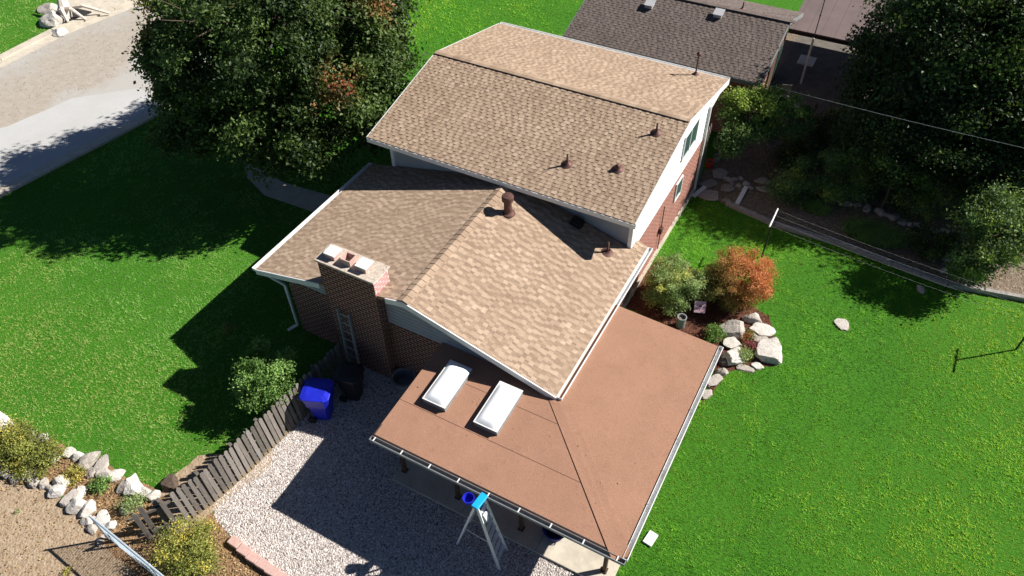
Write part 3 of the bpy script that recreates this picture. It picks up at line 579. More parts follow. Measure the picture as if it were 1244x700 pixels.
# windows
def window(x,y0,y1,z0,z1,div=2):
    mb=MB(); f=.045; X=x+.03
    for (a,b,c,d) in ((y0-f,y1+f,z0-f,z0),(y0-f,y1+f,z1,z1+f),(y0-f,y0,z0,z1),(y1,y1+f,z0,z1)): mb.box((X,(a+b)/2,(c+d)/2),(.09,b-a,d-c))
    for i in range(1,div): mb.box((X,y0+(y1-y0)*i/div,(z0+z1)/2),(.07,.04,z1-z0))
    o=mb.build('window','white',H); g=MB(); g.box((x+.035,(y0+y1)/2,(z0+z1)/2),(.03,y1-y0,z1-z0)); g.build('pane','glass',o)
window(3.98,10.5,11.9,3.35,4.3); window(3.98,10.45,11.05,1.55,2.3,1); window(3.98,1.2,2.6,1.0,2.1)
mb=MB(); mb.box((2.3,-.02,1.08),(1.9,.08,2.0)); d=mb.build('sliding_door','white',H); mb=MB(); mb.box((1.86,-.07,1.1),(.8,.02,1.8)); mb.box((2.74,-.07,1.1),(.8,.02,1.8)); mb.build('pane','glass',d)
mb=MB(); mb.tube((4.06,9.1,.3),(4.06,9.1,2.3),.018); mb.box((4.06,9.1,1.2),(.12,.18,.25)); mb.build('conduit','vent_metal',H)
# chimney
CHX0,CHX1,CHY0,CHY1,CHZ=-3.28,-1.30,-.32,.36,4.38
mb=MB(); mb.box(((CHX0+CHX1)/2,(CHY0+CHY1)/2,CHZ/2),(CHX1-CHX0,CHY1-CHY0,CHZ)); CH=mb.build('chimney','brick_shaded',H)
mb=MB(); mb.box((CHX1+.002,(CHY0+CHY1)/2,CHZ-.27),(.012,CHY1-CHY0-.002,.54)); mb.build('sunlit_side','brick_sunlit',CH)  # thin panel painting the sun on the chimney's right face
mb=MB(); mb.box(((CHX0+CHX1)/2,(CHY0+CHY1)/2,CHZ+.03),(CHX1-CHX0+.12,CHY1-CHY0+.12,.06)); mb.build('cap','cap_concrete',CH,bevel=.01)
for i,fx in enumerate((-2.93,-2.36,-1.82)):
    mb=MB(); z0=CHZ+.06; w_=.17; fy=.02; hh=.15 if i!=1 else .20
    for a,b,c,d in ((-w_,w_,-w_,-w_+.03),(-w_,w_,w_-.03,w_),(-w_,-w_+.03,-w_+.03,w_-.03),(w_-.03,w_,-w_+.03,w_-.03)): mb.box((fx+(a+b)/2,fy+(c+d)/2,z0+hh/2),(b-a,d-c,hh))
    mb.build('flue','flue',CH)
    if i!=1: mb=MB(); mb.box((fx,fy,z0+hh+.02),(.39,.39,.04)); mb.build('flue_cover','cloth',CH,bevel=.01)
# lead flashing around chimney on the roof
# roof vents
def pipe_vent(x,y,z,nrm,h=.32,r=.035,parent=UR,hood=False):
    mb=MB(); n=Vector(nrm).normalized(); c=Vector((x,y,z))
    mb.lathe(c,[(.20,.0),(.17,.015),(.10,.05),(r+.02,.11),(r+.012,.13)],16,axis=n); f=mb.build('vent_flashing','vent_metal',parent,smooth=True)
    mb=MB(); mb.lathe(c,[(r,0),(r,h),(r*.6,h),(r*.6,h-.1)],12)
    if hood: mb.lathe(c+Vector((0,0,h*.6)),[(r,0),(.09,.0),(.10,.03),(.05,.10),(.0,.13)],14)
    mb.build('vent_pipe','vent_metal',parent,smooth=True)
nU=(0,-su,1)
pipe_vent(1.21,6.95,zup(6.95)+.05,nU,.38); pipe_vent(2.80,7.35,zup(7.35)+.05,nU,.10,.06,UR,True); pipe_vent(3.34,9.23,zup(9.23)+.05,nU,.36)
pipe_vent(3.46,5.35,zlow(3.46)+.05,(sr,0,1),.42,.035,LR)
# large furnace flue
c=Vector((.27,4.64,zlow(.27)+.04)); mb=MB(); mb.lathe(c,[(.24,-.02),(.22,.02),(.15,.05),(.13,.09),(.125,.5),(.13,.5),(.13,.52),(.19,.52),(.19,.66),(.17,.70),(.0,.73)],22); mb.build('furnace_flue','vent_metal',LR,smooth=False)
mb=MB(); c=Vector((2.19,5.75,zlow(2.19)+.05)); mb.box(c+Vector((0,0,.05)),(.42,.42,.05),0,.5,(0,.28)); mb.box(c+Vector((0,0,.11)),(.34,.34,.09),0,.5,(0,.28)); mb.build('box_vent','dark_metal',LR,bevel=.01)
# service mast on the rear slope
mz=zup(14.55); mb=MB(); c=Vector((2.96,14.6,mz+.03)); mb.lathe(c,[(.16,0),(.12,.03),(.06,.1),(.05,.1)],14); mb.tube(c,c+Vector((0,0,.82)),.03,.03,10); mb.lathe(c+Vector((0,0,.78)),[(.04,0),(.085,.03),(.09,.10),(.03,.17),(0,.18)],14); mb.tube(c+Vector((.02,0,.80)),c+Vector((.22,.05,.72)),.015); mb.path([c+Vector((.0,0,.55)),c+Vector((.28,.06,.50)),c+Vector((.55,.2,.42))],.008,5)
mb.build('service_mast','vent_metal',UR)
# ============================================================ PATIO COVER
PX0,PX1,PY0,PY1,PZ=.62,7.71,-3.5,3.72,2.4
HIPT=(4.28,-.22); 
pc=thing('patio_cover',(4,-1.5,0),'low hipped patio cover with reddish brown rolled roofing, white gutters and two skylights','patio cover')
TH=.14; z1=2.56
mb=MB(); A=[(PX0,PY0,PZ),(PX1,PY0,PZ),(HIPT[0],HIPT[1],z1),(4.28,-.02,z1),(PX0,-.02,z1)]
mb.extr([Vector(p) for p in ((PX0,PY0,PZ),(PX1,PY0,PZ),(HIPT[0],-.02,z1+.008),(PX0,-.02,z1+.008))],(0,0,-.04))
mb.extr([Vector(p) for p in ((PX1,PY0,PZ),(PX1,PY1,PZ),(4.02,PY1,z1+.016),(4.02,-.02,z1+.016),(4.28,-.02,z1+.008))][:4],(0,0,-.04)) if False else None
# east plane
mb2=MB(); mb2.extr([Vector((PX1,PY0,PZ)),Vector((PX1,PY1,PZ)),Vector((4.2,PY1,z1+.012)),Vector((4.2,-.02,z1+.012))],(0,0,-.04))
mb.v+=[]; base=len(mb.v); mb.v+=mb2.v; mb.f+=[tuple(base+i for i in f) for f in mb2.f]; mb.t+=mb2.t
PR=mb.build('roof','roofing',pc)
def zf(y): return PZ+(y-PY0)/(-.02-PY0)*(z1+.008-PZ)
def ze(x): return PZ+(PX1-x)/(PX1-4.2)*(z1+.012-PZ)
mb=MB()
mbr=MB()
for y in (-2.2,-.95): 
    xe=4.2+(PX1-4.2)*(-.02-y)/(3.48); mb.beam((PX0+.01,y,zf(y)+.004),(xe-.03,y,zf(y)+.004),.008,.005,(0,0,1))
for x in (6.6,5.5): 
    ys=-.02-3.48*(x-4.2)/(PX1-4.2); mbr.beam((x,ys+.15,ze(x)+.003),(x,PY1-.01,ze(x)+.003),.03,.006,(0,0,1))
mb.build('roofing_seam','seam',PR)
mb=MB(); a=Vector((PX1,PY0,PZ+.012)); b=Vector((4.24,-.02,z1+.022)); d=(b-a).normalized(); s=Vector((d.y,-d.x,0)).normalized()
for q in (-1,1): mb.hexa([a-Vector((0,0,.012)),b-Vector((0,0,.012)),b+s*q*.24-Vector((0,0,.016)),a+s*q*.24+Vector((0,0,-.008)),a,b,b+s*q*.24-Vector((0,0,.006)),a+s*q*.24+Vector((0,0,.002))])
mb.build('hip_strip','roofing',PR)
mb=MB(); mb.beam(a-s*.24+Vector((0,0,-.008)),b-s*.24+Vector((0,0,-.010)),.006,.004); mb.build('hip_seam','seam',PR)
# timber frame
mb=MB(); mb.box(((PX0+PX1)/2,-2.9,2.17),(PX1-PX0-.1,.12,.20)); mb.box((7.2,.4,2.17),(.12,6.5,.20)); mb.box(((PX0+PX1)/2,PY0+.02,PZ-.10),(PX1-PX0,.03,.12)); mb.box((PX1-.02,.1,PZ-.10),(.03,7.2,.12)); mb.box((PX0+.02,-1.75,PZ-.05),(.03,3.4,.14)); mb.build('beam','wood_post',pc)
x=1.0
while x<7.6:
    ye=-.05 if x<4.2 else -.05-3.48*(x-4.2)/(PX1-4.2); ye=max(ye-.35*(x>4.2),PY0+.2); mb=MB(); mb.beam((x,PY0+.05,PZ-.17),(x,ye,PZ-.17+(ye-PY0)*.046),.05,.12); mb.build('rafter','wood_post',pc); x+=.6
y=.1
while y<3.6: mb=MB(); mb.beam((4.3,y,ze(4.3)-.17),(PX1-.05,y,PZ-.17),.05,.12); mb.build('rafter','wood_post',pc); y+=.6
for x,y in ((.95,-2.92),(2.75,-2.92),(4.75,-2.92),(7.2,-2.92),(7.2,.4),(7.2,3.5)):
    mb=MB(); mb.box((x,y,1.07),(.10,.10,2.0)); mb.box((x,y,.10),(.16,.16,.04)); mb.build('post','wood_post',pc)
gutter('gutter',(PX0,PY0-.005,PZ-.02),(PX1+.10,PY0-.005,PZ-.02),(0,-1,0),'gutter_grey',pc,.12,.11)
gutter('gutter',(PX1+.005,PY0,PZ-.02),(PX1+.005,PY1,PZ-.02),(1,0,0),'white',pc,.12,.11)
for i in range(9):
    mb=MB(); mb.box((PX0+.12+i*.86,PY0-.065,PZ+.035),(.03,.13,.012)); mb.build('gutter_bracket','white',pc)
for i in range(7):
    mb=MB(); mb.box((PX1+.065,PY0+.5+i*1.05,PZ+.035),(.13,.02,.008)); mb.build('gutter_bracket','gutter_grey',pc)
mb=MB(); mb.beam((PX0,PY0+.045,PZ+.004),(PX1,PY0+.045,PZ+.004),.05,.006); mb.build('drip_edge','dark_metal',pc)
# skylights
def skylight(cx,label):
    cy=-1.27; zc=zf(cy); t=math.atan((z1+.008-PZ)/3.48); L=1.42; W=.68
    t0=tag(MBfr(cx,cy,zc,t,L,W),label,None); return t0
def MBfr(cx,cy,zc,t,L,W):
    R=Matrix.Rotation(t,3,'X'); C=Vector((cx,cy,zc)); mb=MB()
    P=lambda u,v,h:C+R@Vector((u,v,h))
    mb.hexa([P(a*W/2*1.04,b*L/2*1.02,0) for a,b in ((-1,-1),(1,-1),(1,1),(-1,1))]+[P(a*W/2,b*L/2,.17) for a,b in ((-1,-1),(1,-1),(1,1),(-1,1))])
    k=mb.build('skylight','gutter_grey',pc)
    mb=MB()
    for a,b,c,d in ((-W/2-.02,W/2+.02,-L/2-.02,-L/2+.03),(-W/2-.02,W/2+.02,L/2-.03,L/2+.02),(-W/2-.02,-W/2+.03,-L/2+.03,L/2-.03),(W/2-.03,W/2+.02,-L/2+.03,L/2-.03)):
        mb.hexa([P(a,c,.172),P(b,c,.172),P(b,d,.172),P(a,d,.172),P(a,c,.192),P(b,c,.192),P(b,d,.192),P(a,d,.192)])
    mb.build('frame','white',k)
    mb=MB(); nx,ny=10,18; i0=0
    def hgt(u,v): return .19+.10*(1-abs(u)**4)*(1-abs(v)**9)
    V=[[P((-1+2*i/nx)*(W/2-.008),(-1+2*j/ny)*(L/2-.008),hgt(-1+2*i/nx,-1+2*j/ny)) for i in range(nx+1)] for j in range(ny+1)]
    for j in range(ny+1):
        for i in range(nx+1): mb.v.append(tuple(V[j][i]))
    for j in range(ny):
        for i in range(nx): q=j*(nx+1)+i; mb.f.append((q,q+1,q+nx+2,q+nx+1)); mb.t.append(.5)
    mb.build('dome','dome',k,smooth=True); return k
s1=MBfr(1.60,-1.27,zf(-1.27),math.atan((z1+.008-PZ)/3.48),1.42,.68); s2=MBfr(3.20,-1.27,zf(-1.27),math.atan((z1+.008-PZ)/3.48),1.42,.68)
# ============================================================ NEIGHBOUR'S HOUSE
NB=thing('brick_house',(0.5,21,0),'neighbour house behind, low grey-brown shingle roof with two square vents','house')
nz0,nz1,nx0,nx1,ny0,nyr,ny1=3.0,4.12,-3.9,5.0,17.4,20.9,24.4
w1=Vector((0,nyr-ny0,nz1-nz0)); w2=Vector((0,-(ny1-nyr),nz1-nz0)); mb=MB()
shingles((nx0,ny0,nz0+.03),(1,0,0),w1,nx1-nx0,w1.length,21,mb); shingles((nx1,ny1,nz0+.03),(-1,0,0),w2,nx1-nx0,w2.length,22,mb)
NR=mb.build('roof','shingle_grey',NB); mb=MB()
deck(mb,[(nx0,ny0,nz0+.02),(nx1,ny0,nz0+.02),(nx1,nyr,nz1+.02),(nx0,nyr,nz1+.02)],.12); deck(mb,[(nx0,nyr+.001,nz1+.02),(nx1,nyr+.001,nz1+.02),(nx1,ny1,nz0+.02),(nx0,ny1,nz0+.02)],.12); mb.build('roof_deck','wood_post',NR)
mb=MB(); x=nx0; r=random.Random(3)
while x<nx1: mb.box((x+.12,nyr,nz1+.05),(.235,.24,.03),0,r.uniform(.3,.8)); x+=.24
mb.build('ridge_cap','shingle_grey',NR)
snb=1.12/3.5
for px,py in ((789,8),(872,22)):
    g=G(px,py,3.9); y=min(g.y,nyr-.25); z=nz0+(y-ny0)*snb+.05
    mb=MB(); mb.box((g.x,y,z+.08),(.34,.34,.14),0,.5,(.3,0)); mb.box((g.x,y+.02,z+.17),(.42,.42,.03),0,.5,(.3,0)); mb.build('box_vent','alu',NR)
g=G(901,14,4.0); pipe_vent(g.x,max(g.y,21.3),nz1-(max(g.y,21.3)-nyr)*snb+.04,(0,snb,1),.35,.035,NR)
mb=MB(); mb.box((.3,17.95,1.45),(8.3,.2,2.9)); mb.box((4.5,21,1.45),(.2,6,2.9)); mb.box((-3.75,21,1.45),(.2,6,2.9)); mb.box((.3,23.9,1.45),(8.3,.2,2.9))
for x in (4.5,-3.75): mb.extr([(x-.1,17.9,2.9),(x-.1,24,2.9),(x-.1,20.9,3.95)],(.2,0,0))
mb.build('wall','brick_red',NB)
mb=MB(); rake(mb,(nx1+.02,ny0,nz0+.03),(nx1+.02,nyr,nz1+.03),.18); rake(mb,(nx1+.02,nyr,nz1+.03),(nx1+.02,ny1,nz0+.03),.18); rake(mb,(nx0-.02,ny0,nz0+.03),(nx0-.02,nyr,nz1+.03),.18); rake(mb,(nx0,ny0-.02,nz0+.02),(nx1,ny0-.02,nz0+.02),.18); mb.build('fascia','gutter_grey',NB)
mb=MB(); mb.box((4.63,22.2,1.1),(.08,1.9,2.1)); d=mb.build('patio_door','wood_post',NB); mb=MB(); mb.box((4.69,22.65,1.15),(.02,.75,1.8)); mb.build('pane','glass',d)
# brown metal patio roof beside it
NP=thing('patio_cover',(7.5,26,0),'flat brown ribbed metal patio roof beside the neighbour house','patio cover')
mb=MB(); mb.extr([Vector(q) for q in ((4.65,23.75,2.5),(11.2,23.75,2.5),(11.2,30,2.95),(4.65,30,2.95))],(0,0,-.06)); 
for i in range(11): x=4.9+i*.6; mb.beam((x,23.78,2.503),(x,29.95,2.953),.03,.012)
mb.build('roof','metal_roof',NP)
mb=MB(); mb.box((7.9,23.78,2.36),(6.5,.08,.16)); mb.build('beam','dark_metal',NP)
for x,y in ((10.9,23.85),(10.9,29.8),(4.9,29.8)): mb=MB(); mb.box((x,y,1.14),(.1,.1,2.28)); mb.build('post','white',NP)
# tall mast standing at the patio edge
g=G(975,97); t=thing('utility_pole',(g.x,g.y-.42,0),'tall thin pole rising past the edge of the brown metal patio roof','pole')
mb=MB(); mb.tube((g.x,g.y-.42,0),(g.x,g.y-.42,2.35),.05,.05,10); mb.build('lower_pole','white',t); mb=MB(); mb.tube((g.x,g.y-.42,2.35),(g.x,g.y-.42,7.2),.022,.018,8)
for z in (3.4,4.6,5.8): mb.tube((g.x,g.y-.42,z),(g.x,g.y-.42,z+.06),.035)
mb.build('upper_pipe','dark_metal',t)
# overhead wire
a=Vector((5.0,17.5,3.0)); b=G(1244,175,7.6); b=b+(b-a)*.6; mb=MB(); pts=[]
for i in range(31):
    u=i/30; p=a.lerp(b,u); p.z-=.12*4*u*(1-u); pts.append(p)
mb.path(pts,.004,5); tag(mb.build('overhead_wire','alu'),'thin pale overhead wire running from the neighbour roof corner to the right','wire')
# furniture on neighbour patio
def patio_table(c,label):
    t=thing('patio_table',(c[0],c[1],0),label,'table'); mb=MB(); mb.lathe((c[0],c[1],.70),[(0,.03),(.5,.03),(.52,.015),(.5,0),(0,0)],20); mb.build('tabletop','gutter_grey',t)
    for i in range(4): a=PI/4+i*PI/2; mb=MB(); mb.tube((c[0]+math.cos(a)*.35,c[1]+math.sin(a)*.35,.70),(c[0]+math.cos(a)*.42,c[1]+math.sin(a)*.42,0.01),.018); mb.build('leg','dark_metal',t)
def chair(c,rz,label,mat='dark_metal'):
    t=thing('patio_chair',(c[0],c[1],0),label,'chair'); R=Matrix.Rotation(rz,3,'Z'); Q=lambda x,y,z:Vector((c[0],c[1],0))+R@Vector((x,y,z))
    mb=MB(); mb.box(Q(0,0,.43),(.46,.46,.04),rz); mb.build('seat',mat,t); mb=MB(); mb.beam(Q(0,.23,.45),Q(0,.31,.92),.44,.03,R@Vector((0,1,0))); mb.build('backrest',mat,t)
    for x in (-.2,.2):
        for y in (-.2,.2): mb=MB(); mb.tube(Q(x,y,.42),Q(x*1.1,y*1.1,.01),.014); mb.build('leg','dark_metal',t)
patio_table((5.9,20.3),'round grey patio table in the shade beside the neighbour house')
chair((6.8,20.6),-1.4,'dark patio chair on the far side of the round table'); chair((5.6,21.3),.3,'pale patio chair behind the round patio table','gutter_grey')
mb=MB(); 
for i in range(7): mb.box((5.35+i*.11,25.1,.45),(.10,.9,.05),0)
tag(mb.build('sunlit_patch','cloth'),'white slats standing in for a sunlit patch of concrete under the brown metal patio roof','sunlit patch')  # pale slats added in place of sunlight on the concrete floor
t=thing('barbecue_grill',(5.4,19.0,0),'black covered barbecue standing by the neighbour brick wall','barbecue'); mb=MB(); mb.box((5.4,19.0,.45),(.55,.5,.8)); mb.build('cabinet','dark_metal',t); mb=MB(); mb.lathe((5.4,19,.86),[(.32,0),(.32,.1),(.26,.24),(.12,.31),(0,.33)],16); mb.build('lid','rubber',t,smooth=True)
mb=MB(); mb.lathe((4.95,18.35,0),[(0,.01),(.13,.01),(.16,.36),(.17,.36),(.15,.3),(0,.3)],16); tag(mb.build('planter_pot','cloth'),'small white pot at the corner of the neighbour house','plant pot')
# ============================================================ TREES
def tree(name,label,base,top,blobs,n,size,mat,clumps,sig,r0,nl,spread,autumn=0,seed=0,fn=None,group=None,shell=.55):
    t=thing(name,(base[0],base[1],0),label,'tree',group); mb=MB(); limbs(mb,base,top,r0,nl,spread,.1,seed); mb.build('trunk','bark',t)
    leaves('crown',mat,t,blobs,n,size,clumps,sig,autumn,fn,seed,shell=shell); return t
def maple_h(P,r):
    h=np.zeros(len(P))
    for c,R,a in (((-13.8,10.5,8.6),.5,.8),((-8.2,9.5,7.8),.7,.6),((-16.2,5.8,6.2),.6,.8),((-16.6,7.6,4.6),.5,.8),((-14.6,9.2,7.6),.6,.6),((-7.2,6.3,5.6),.6,.7),((-10,5.2,8.6),.4,.7),((-10.8,12.4,8.4),.7,.6),((-7.0,5.0,5.4),.35,.9),((-15.9,4.2,3.8),.4,.8),((-12,4.6,9.0),.45,.6),((-7.4,9.3,6.8),.45,.8),((-9.4,10.6,8.2),.5,.6)):
        d=np.linalg.norm(P-np.array(c),axis=1)/R; h=np.maximum(h,np.exp(-(d*.72)**4)*a*(r.random(len(P))<.75))
    return h
tree('maple_tree','large dark maple with a few red leaf clusters between the house and the street',(-11.2,8.2,0),(-11.2,8.0,8.5),
     [((-11.2,7.8,5.7),(4.1,4.4,3.6),2.6),((-14.8,7.0,4.8),(2.2,2.4,2.3),.65),((-8.9,9.4,5.3),(1.8,2.6,2.4),.6),((-8.5,5.8,4.2),(2.1,2.0,1.9),.5),((-12.2,11.2,6.2),(3.0,3.0,3.0),.8),((-11.4,5.0,4.2),(2.7,1.8,1.9),.6),((-13.4,9.9,6.0),(1.9,2.2,2.3),.4),((-7.4,8.2,3.4),(1.4,1.7,1.4),.3),((-9.6,5.2,3.1),(1.8,1.5,1.3),.3),((-12.4,4.9,5.4),(2.0,1.5,1.7),.4),((-13.2,4.5,3.1),(1.8,1.4,1.3),.3)],
     170000,.16,'maple',520,.33,.30,11,3.8,0,31,maple_h)
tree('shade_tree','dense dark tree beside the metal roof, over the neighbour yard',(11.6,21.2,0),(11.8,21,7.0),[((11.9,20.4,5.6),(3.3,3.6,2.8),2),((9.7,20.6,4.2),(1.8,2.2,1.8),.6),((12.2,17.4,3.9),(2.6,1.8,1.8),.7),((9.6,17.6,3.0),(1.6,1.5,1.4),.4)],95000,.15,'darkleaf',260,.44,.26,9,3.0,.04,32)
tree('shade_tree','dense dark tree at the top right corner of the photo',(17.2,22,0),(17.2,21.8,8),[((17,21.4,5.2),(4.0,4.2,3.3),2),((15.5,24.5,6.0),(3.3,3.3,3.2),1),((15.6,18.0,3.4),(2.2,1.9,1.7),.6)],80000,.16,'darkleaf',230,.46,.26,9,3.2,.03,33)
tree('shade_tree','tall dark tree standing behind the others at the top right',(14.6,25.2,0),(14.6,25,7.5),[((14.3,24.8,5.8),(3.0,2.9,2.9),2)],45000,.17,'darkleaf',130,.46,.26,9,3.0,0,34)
tree('small_tree','slender dark tree in the middle of the shaded garden bed',(10.9,15.6,0),(11.0,15.7,3.0),[((10.9,15.8,2.7),(1.9,1.4,1.2),1)],16000,.11,'darkleaf',70,.28,.07,6,1.2,.1,86)
tree('small_tree','dark broad-leaved tree in the bed beside the fruit tree',(14.0,16.6,0),(14.1,16.7,3.0),[((13.8,16.4,2.6),(1.8,1.5,1.3),1)],16000,.12,'darkleaf',70,.28,.08,6,1.2,.06,87)
tree('small_tree','small tree with yellow-green top leaves at the rear corner of the house',(6.55,15.6,0),(5.4,15.9,2.6),[((5.0,15.8,2.6),(1.15,1.3,.95),1),((6.2,16.7,2.3),(1.1,1.0,.9),.7),((4.9,14.6,2.0),(.55,.6,.8),.25)],30000,.095,'midleaf',170,.16,.07,6,1.0,.30,35,fn=lambda P,r:np.clip((P[:,2]-2.5)*1.1+r.normal(size=len(P))*.2,0,1))
tree('small_tree','leafy young fruit tree by the timber edging at the right edge',(14.6,13.4,0),(14.6,13.5,2.6),[((14.5,13.4,2.2),(1.25,1.4,1.25),1),((14.1,12.2,1.4),(.7,.6,.7),.3),((15.4,14.6,2.2),(1.1,1.1,1.1),.5)],22000,.10,'midleaf',110,.22,.07,6,1.1,.12,36)
shrub('shrub','tall sprawling dark shrub with pale leaf tips behind the timber edging','shrub',(8.6,15.3,.95),(1.45,1.2,1.1),14000,.09,'midleaf',70,.2,autumn=.25,seed=37,extra=[((7.4,14.4,.6),(.8,.6,.65),.3),((9.6,16.1,.9),(.9,.9,.9),.3)])
shrub('shrub','low dark shrub in the shaded bed right of the daylilies','shrub',(13.0,13.9,.5),(1.0,.7,.5),4500,.08,'darkleaf',40,.16,seed=38,autumn=.1)
shrub('shrub','broad dark bush at the edge of the neighbour patio','shrub',(8.3,18.6,.8),(1.3,1.3,.9),9000,.09,'darkleaf',60,.2,seed=88,autumn=.08)
shrub('shrub','dark bush at the back of the shaded bed, under the shade trees','shrub',(10.9,17.4,.7),(1.2,.9,.8),6000,.09,'darkleaf',50,.2,seed=39,autumn=.08)
shrub('shrub','dark shrub between the neighbour patio and the small tree','shrub',(7.2,17.2,.7),(1.0,1.1,.8),7000,.09,'darkleaf',50,.2,seed=90,autumn=.1)
shrub('shrub','dark rounded shrub behind the stone row in the shaded garden','shrub',(12.0,15.9,.6),(.9,.8,.7),5000,.09,'midleaf',50,.2,seed=91,autumn=.1)
grass('lawn_grass',[(9.6,16.5),(12,15.6),(14.6,15.4),(22,17.5),(22,23),(9.6,23)],[],60,6,.08,.035)
# by the patio
shrub('shrub','round pale green bush beside the corner of the patio roof','shrub',(5.30,7.15,.80),(.98,1.0,.82),26000,.070,'paleleaf',170,.10,seed=41,autumn=.15,asp=.45,shell=.45)
def orange(P,r): return np.clip(.48+.62*((P[:,0]-7.1)*.75+(P[:,1]-8.3)*.35+(P[:,2]-.75)*.6)+r.normal(size=len(P))*.16,0,1)
shrub('shrub','round bush turned orange on one side, behind the boulders','shrub',(7.30,8.35,.88),(1.12,1.15,.9),40000,.066,'orangeleaf',220,.11,seed=42,fn=orange,asp=.4,shell=.45,extra=[((6.45,7.65,.6),(.5,.5,.55),.18)])
# left yard
shrub('shrub','bright green leafy bush growing beside the picket fence','shrub',(-4.05,-2.75,1.15),(.98,.92,.70),20000,.08,'brightleaf',110,.13,seed=43,autumn=.04,extra=[((-4.75,-2.0,1.7),(.2,.2,.35),.05)],asp=.6)
shrub('shrub','yellow-green sprawling bush among the stones at the left edge','shrub',(-9.25,-7.7,.35),(1.25,.75,.42),11000,.06,'yellowleaf',70,.14,seed=44,autumn=.12)
shrub('shrub','sparse yellowing bush at the foot of the picket fence by the gravel','shrub',(-2.55,-7.75,.50),(.85,.80,.55),10000,.055,'yellowleaf',90,.13,seed=45,autumn=.35)
def small(label,g,R,n,size,mat,seed,autumn=0,cat='plant',name='plant'):
    return shrub(name,label,cat,(g.x,g.y,R*.55),(R,R,R*.7),n,size,mat,24,R*.28,seed=seed,autumn=autumn)
small('small yellow plant between the two arcs of stones',G(92,580),.28,900,.05,'yellowleaf',51,.6)
small('bright green fern-like plant between the two arcs of stones',G(124,592),.26,1000,.06,'brightleaf',52)
small('grey-green tuft beside the lower end of the picket fence',G(166,614),.36,1300,.05,'paleleaf',53)
small('green clump at the corner of the patio roof',G(868,410),.32,1400,.06,'brightleaf',54)
small('magenta flowering plant in front of the largest boulder',G(910,424),.24,900,.045,'flowerleaf',55,.2)
small('yellow-green plant beside the magenta flowers',G(902,436),.28,1000,.05,'paleleaf',56,.3)
small('reddish low plant between the upper boulders',G(908,411),.24,800,.045,'orangeleaf',57,.6)
small('small weed growing in the dry dirt at the bottom left',G(83,696),.12,260,.04,'yellowleaf',58,.4)
small('tiny green weed on the dry dirt left of the boulders',G(22,622),.08,160,.03,'paleleaf',59)
small('yellow-green plant standing in for a sunlit spot beside the house in the lawn shadow',G(278,402),.22,500,.06,'yellowleaf',60)  # yellow leaf colour stands in for sun reaching the shaded lawn
# daylilies: strap leaves
def straps(label,c,R,n,seed):
    r=np.random.default_rng(seed); V=[];F=[];
    for i in range(n):
        a=r.uniform(0,2*PI); q=r.uniform(0,1)**.5; b=np.array([c[0]+math.cos(a)*R[0]*q*.85,c[1]+math.sin(a)*R[1]*q*.85,0]); an=r.uniform(0,2*PI); L=r.uniform(.35,.65); d=np.array([math.cos(an),math.sin(an),0]); s=np.array([-d[1],d[0],0])*.014
        k=len(V)
        for j in range(5): u=j/4; p=b+d*L*.75*u*u+np.array([0,0,L*(1.25*u-.72*u*u)]); w_=1-u*.8; V+= [p-s*w_,p+s*w_]
        for j in range(4): F.append([k+2*j,k+2*j+1,k+2*j+3,k+2*j+2])
    t=thing('plant',(c[0],c[1],0),label,'plant'); F=np.array(F); fastmesh('foliage',np.array(V),F,'brightleaf',t,{'tint':np.repeat(r.random(n)*.8,4),'hue':np.zeros(len(F))})
g=G(1060,288); straps('wide clump of strap-leaved daylilies behind the timber edging',(g.x,g.y),(1.3,.7),1500,71)
g=G(985,262); straps('smaller clump of strap leaves beside the clothesline post',(g.x,g.y+.4),(.7,.4),350,72)
# ============================================================ ROCKS
def R_(px,py,r,label,tint=.75,seed=0,flat=False,h=.6,rz=0,asp=.8,group=None,name='boulder',cat='boulder'):
    g=G(px,py); return rock(label,(g.x,g.y,0 if flat else -.10*r),(r,r*asp,r*h*.85),tint,seed,rz,group,name,cat,flat)
R_(914,389,.33,'half dark boulder at the top of the stones below the orange bush',.72,101,h=.8,rz=.5)
R_(925,402,.40,'broad pale stone below the half dark boulder',.92,102,True,.5,.5,.65)
R_(932,430,.60,'largest pale boulder, flat topped, next to the lawn',.85,103,True,.7,.9,.8)
R_(889,402,.48,'grey streaked boulder beside the green clump',.62,104,h=.75,rz=.8)
R_(889,418,.30,'squarish cream stone below the grey streaked boulder',.86,105,True,.6,.2,.9)
R_(890,437,.44,'tall white boulder at the end of the patio gutter',.95,106,h=.8,rz=1.2,asp=.65)
R_(879,441,.20,'small dark brown stone against the tall white boulder',.12,107,h=.9,rz=.4)
R_(876,453,.24,'pinkish upright stone under the patio gutter',.6,108,h=.7,rz=1.0,asp=.6)
R_(868,464,.32,'long tan stone under the patio gutter, beside the lawn',.66,109,True,.4,1.1,.55)
R_(858,480,.24,'last tan stone down the patio gutter',.68,110,True,.4,1.1,.55)
R_(919,445,.19,'small flat white stone at the foot of the largest boulder',.97,111,True,.4)
R_(904,448,.28,'thin flat tan stone edging the lawn',.6,112,True,.3,.2,.5)
R_(922,412,.32,'flat tan stone wedged above the largest boulder',.62,113,True,.4,.3,.5)
R_(1023,395,.36,'flat pale stone lying alone in the middle of the right lawn',.80,114,True,.22,-.9,.6,name='rock',cat='rock')
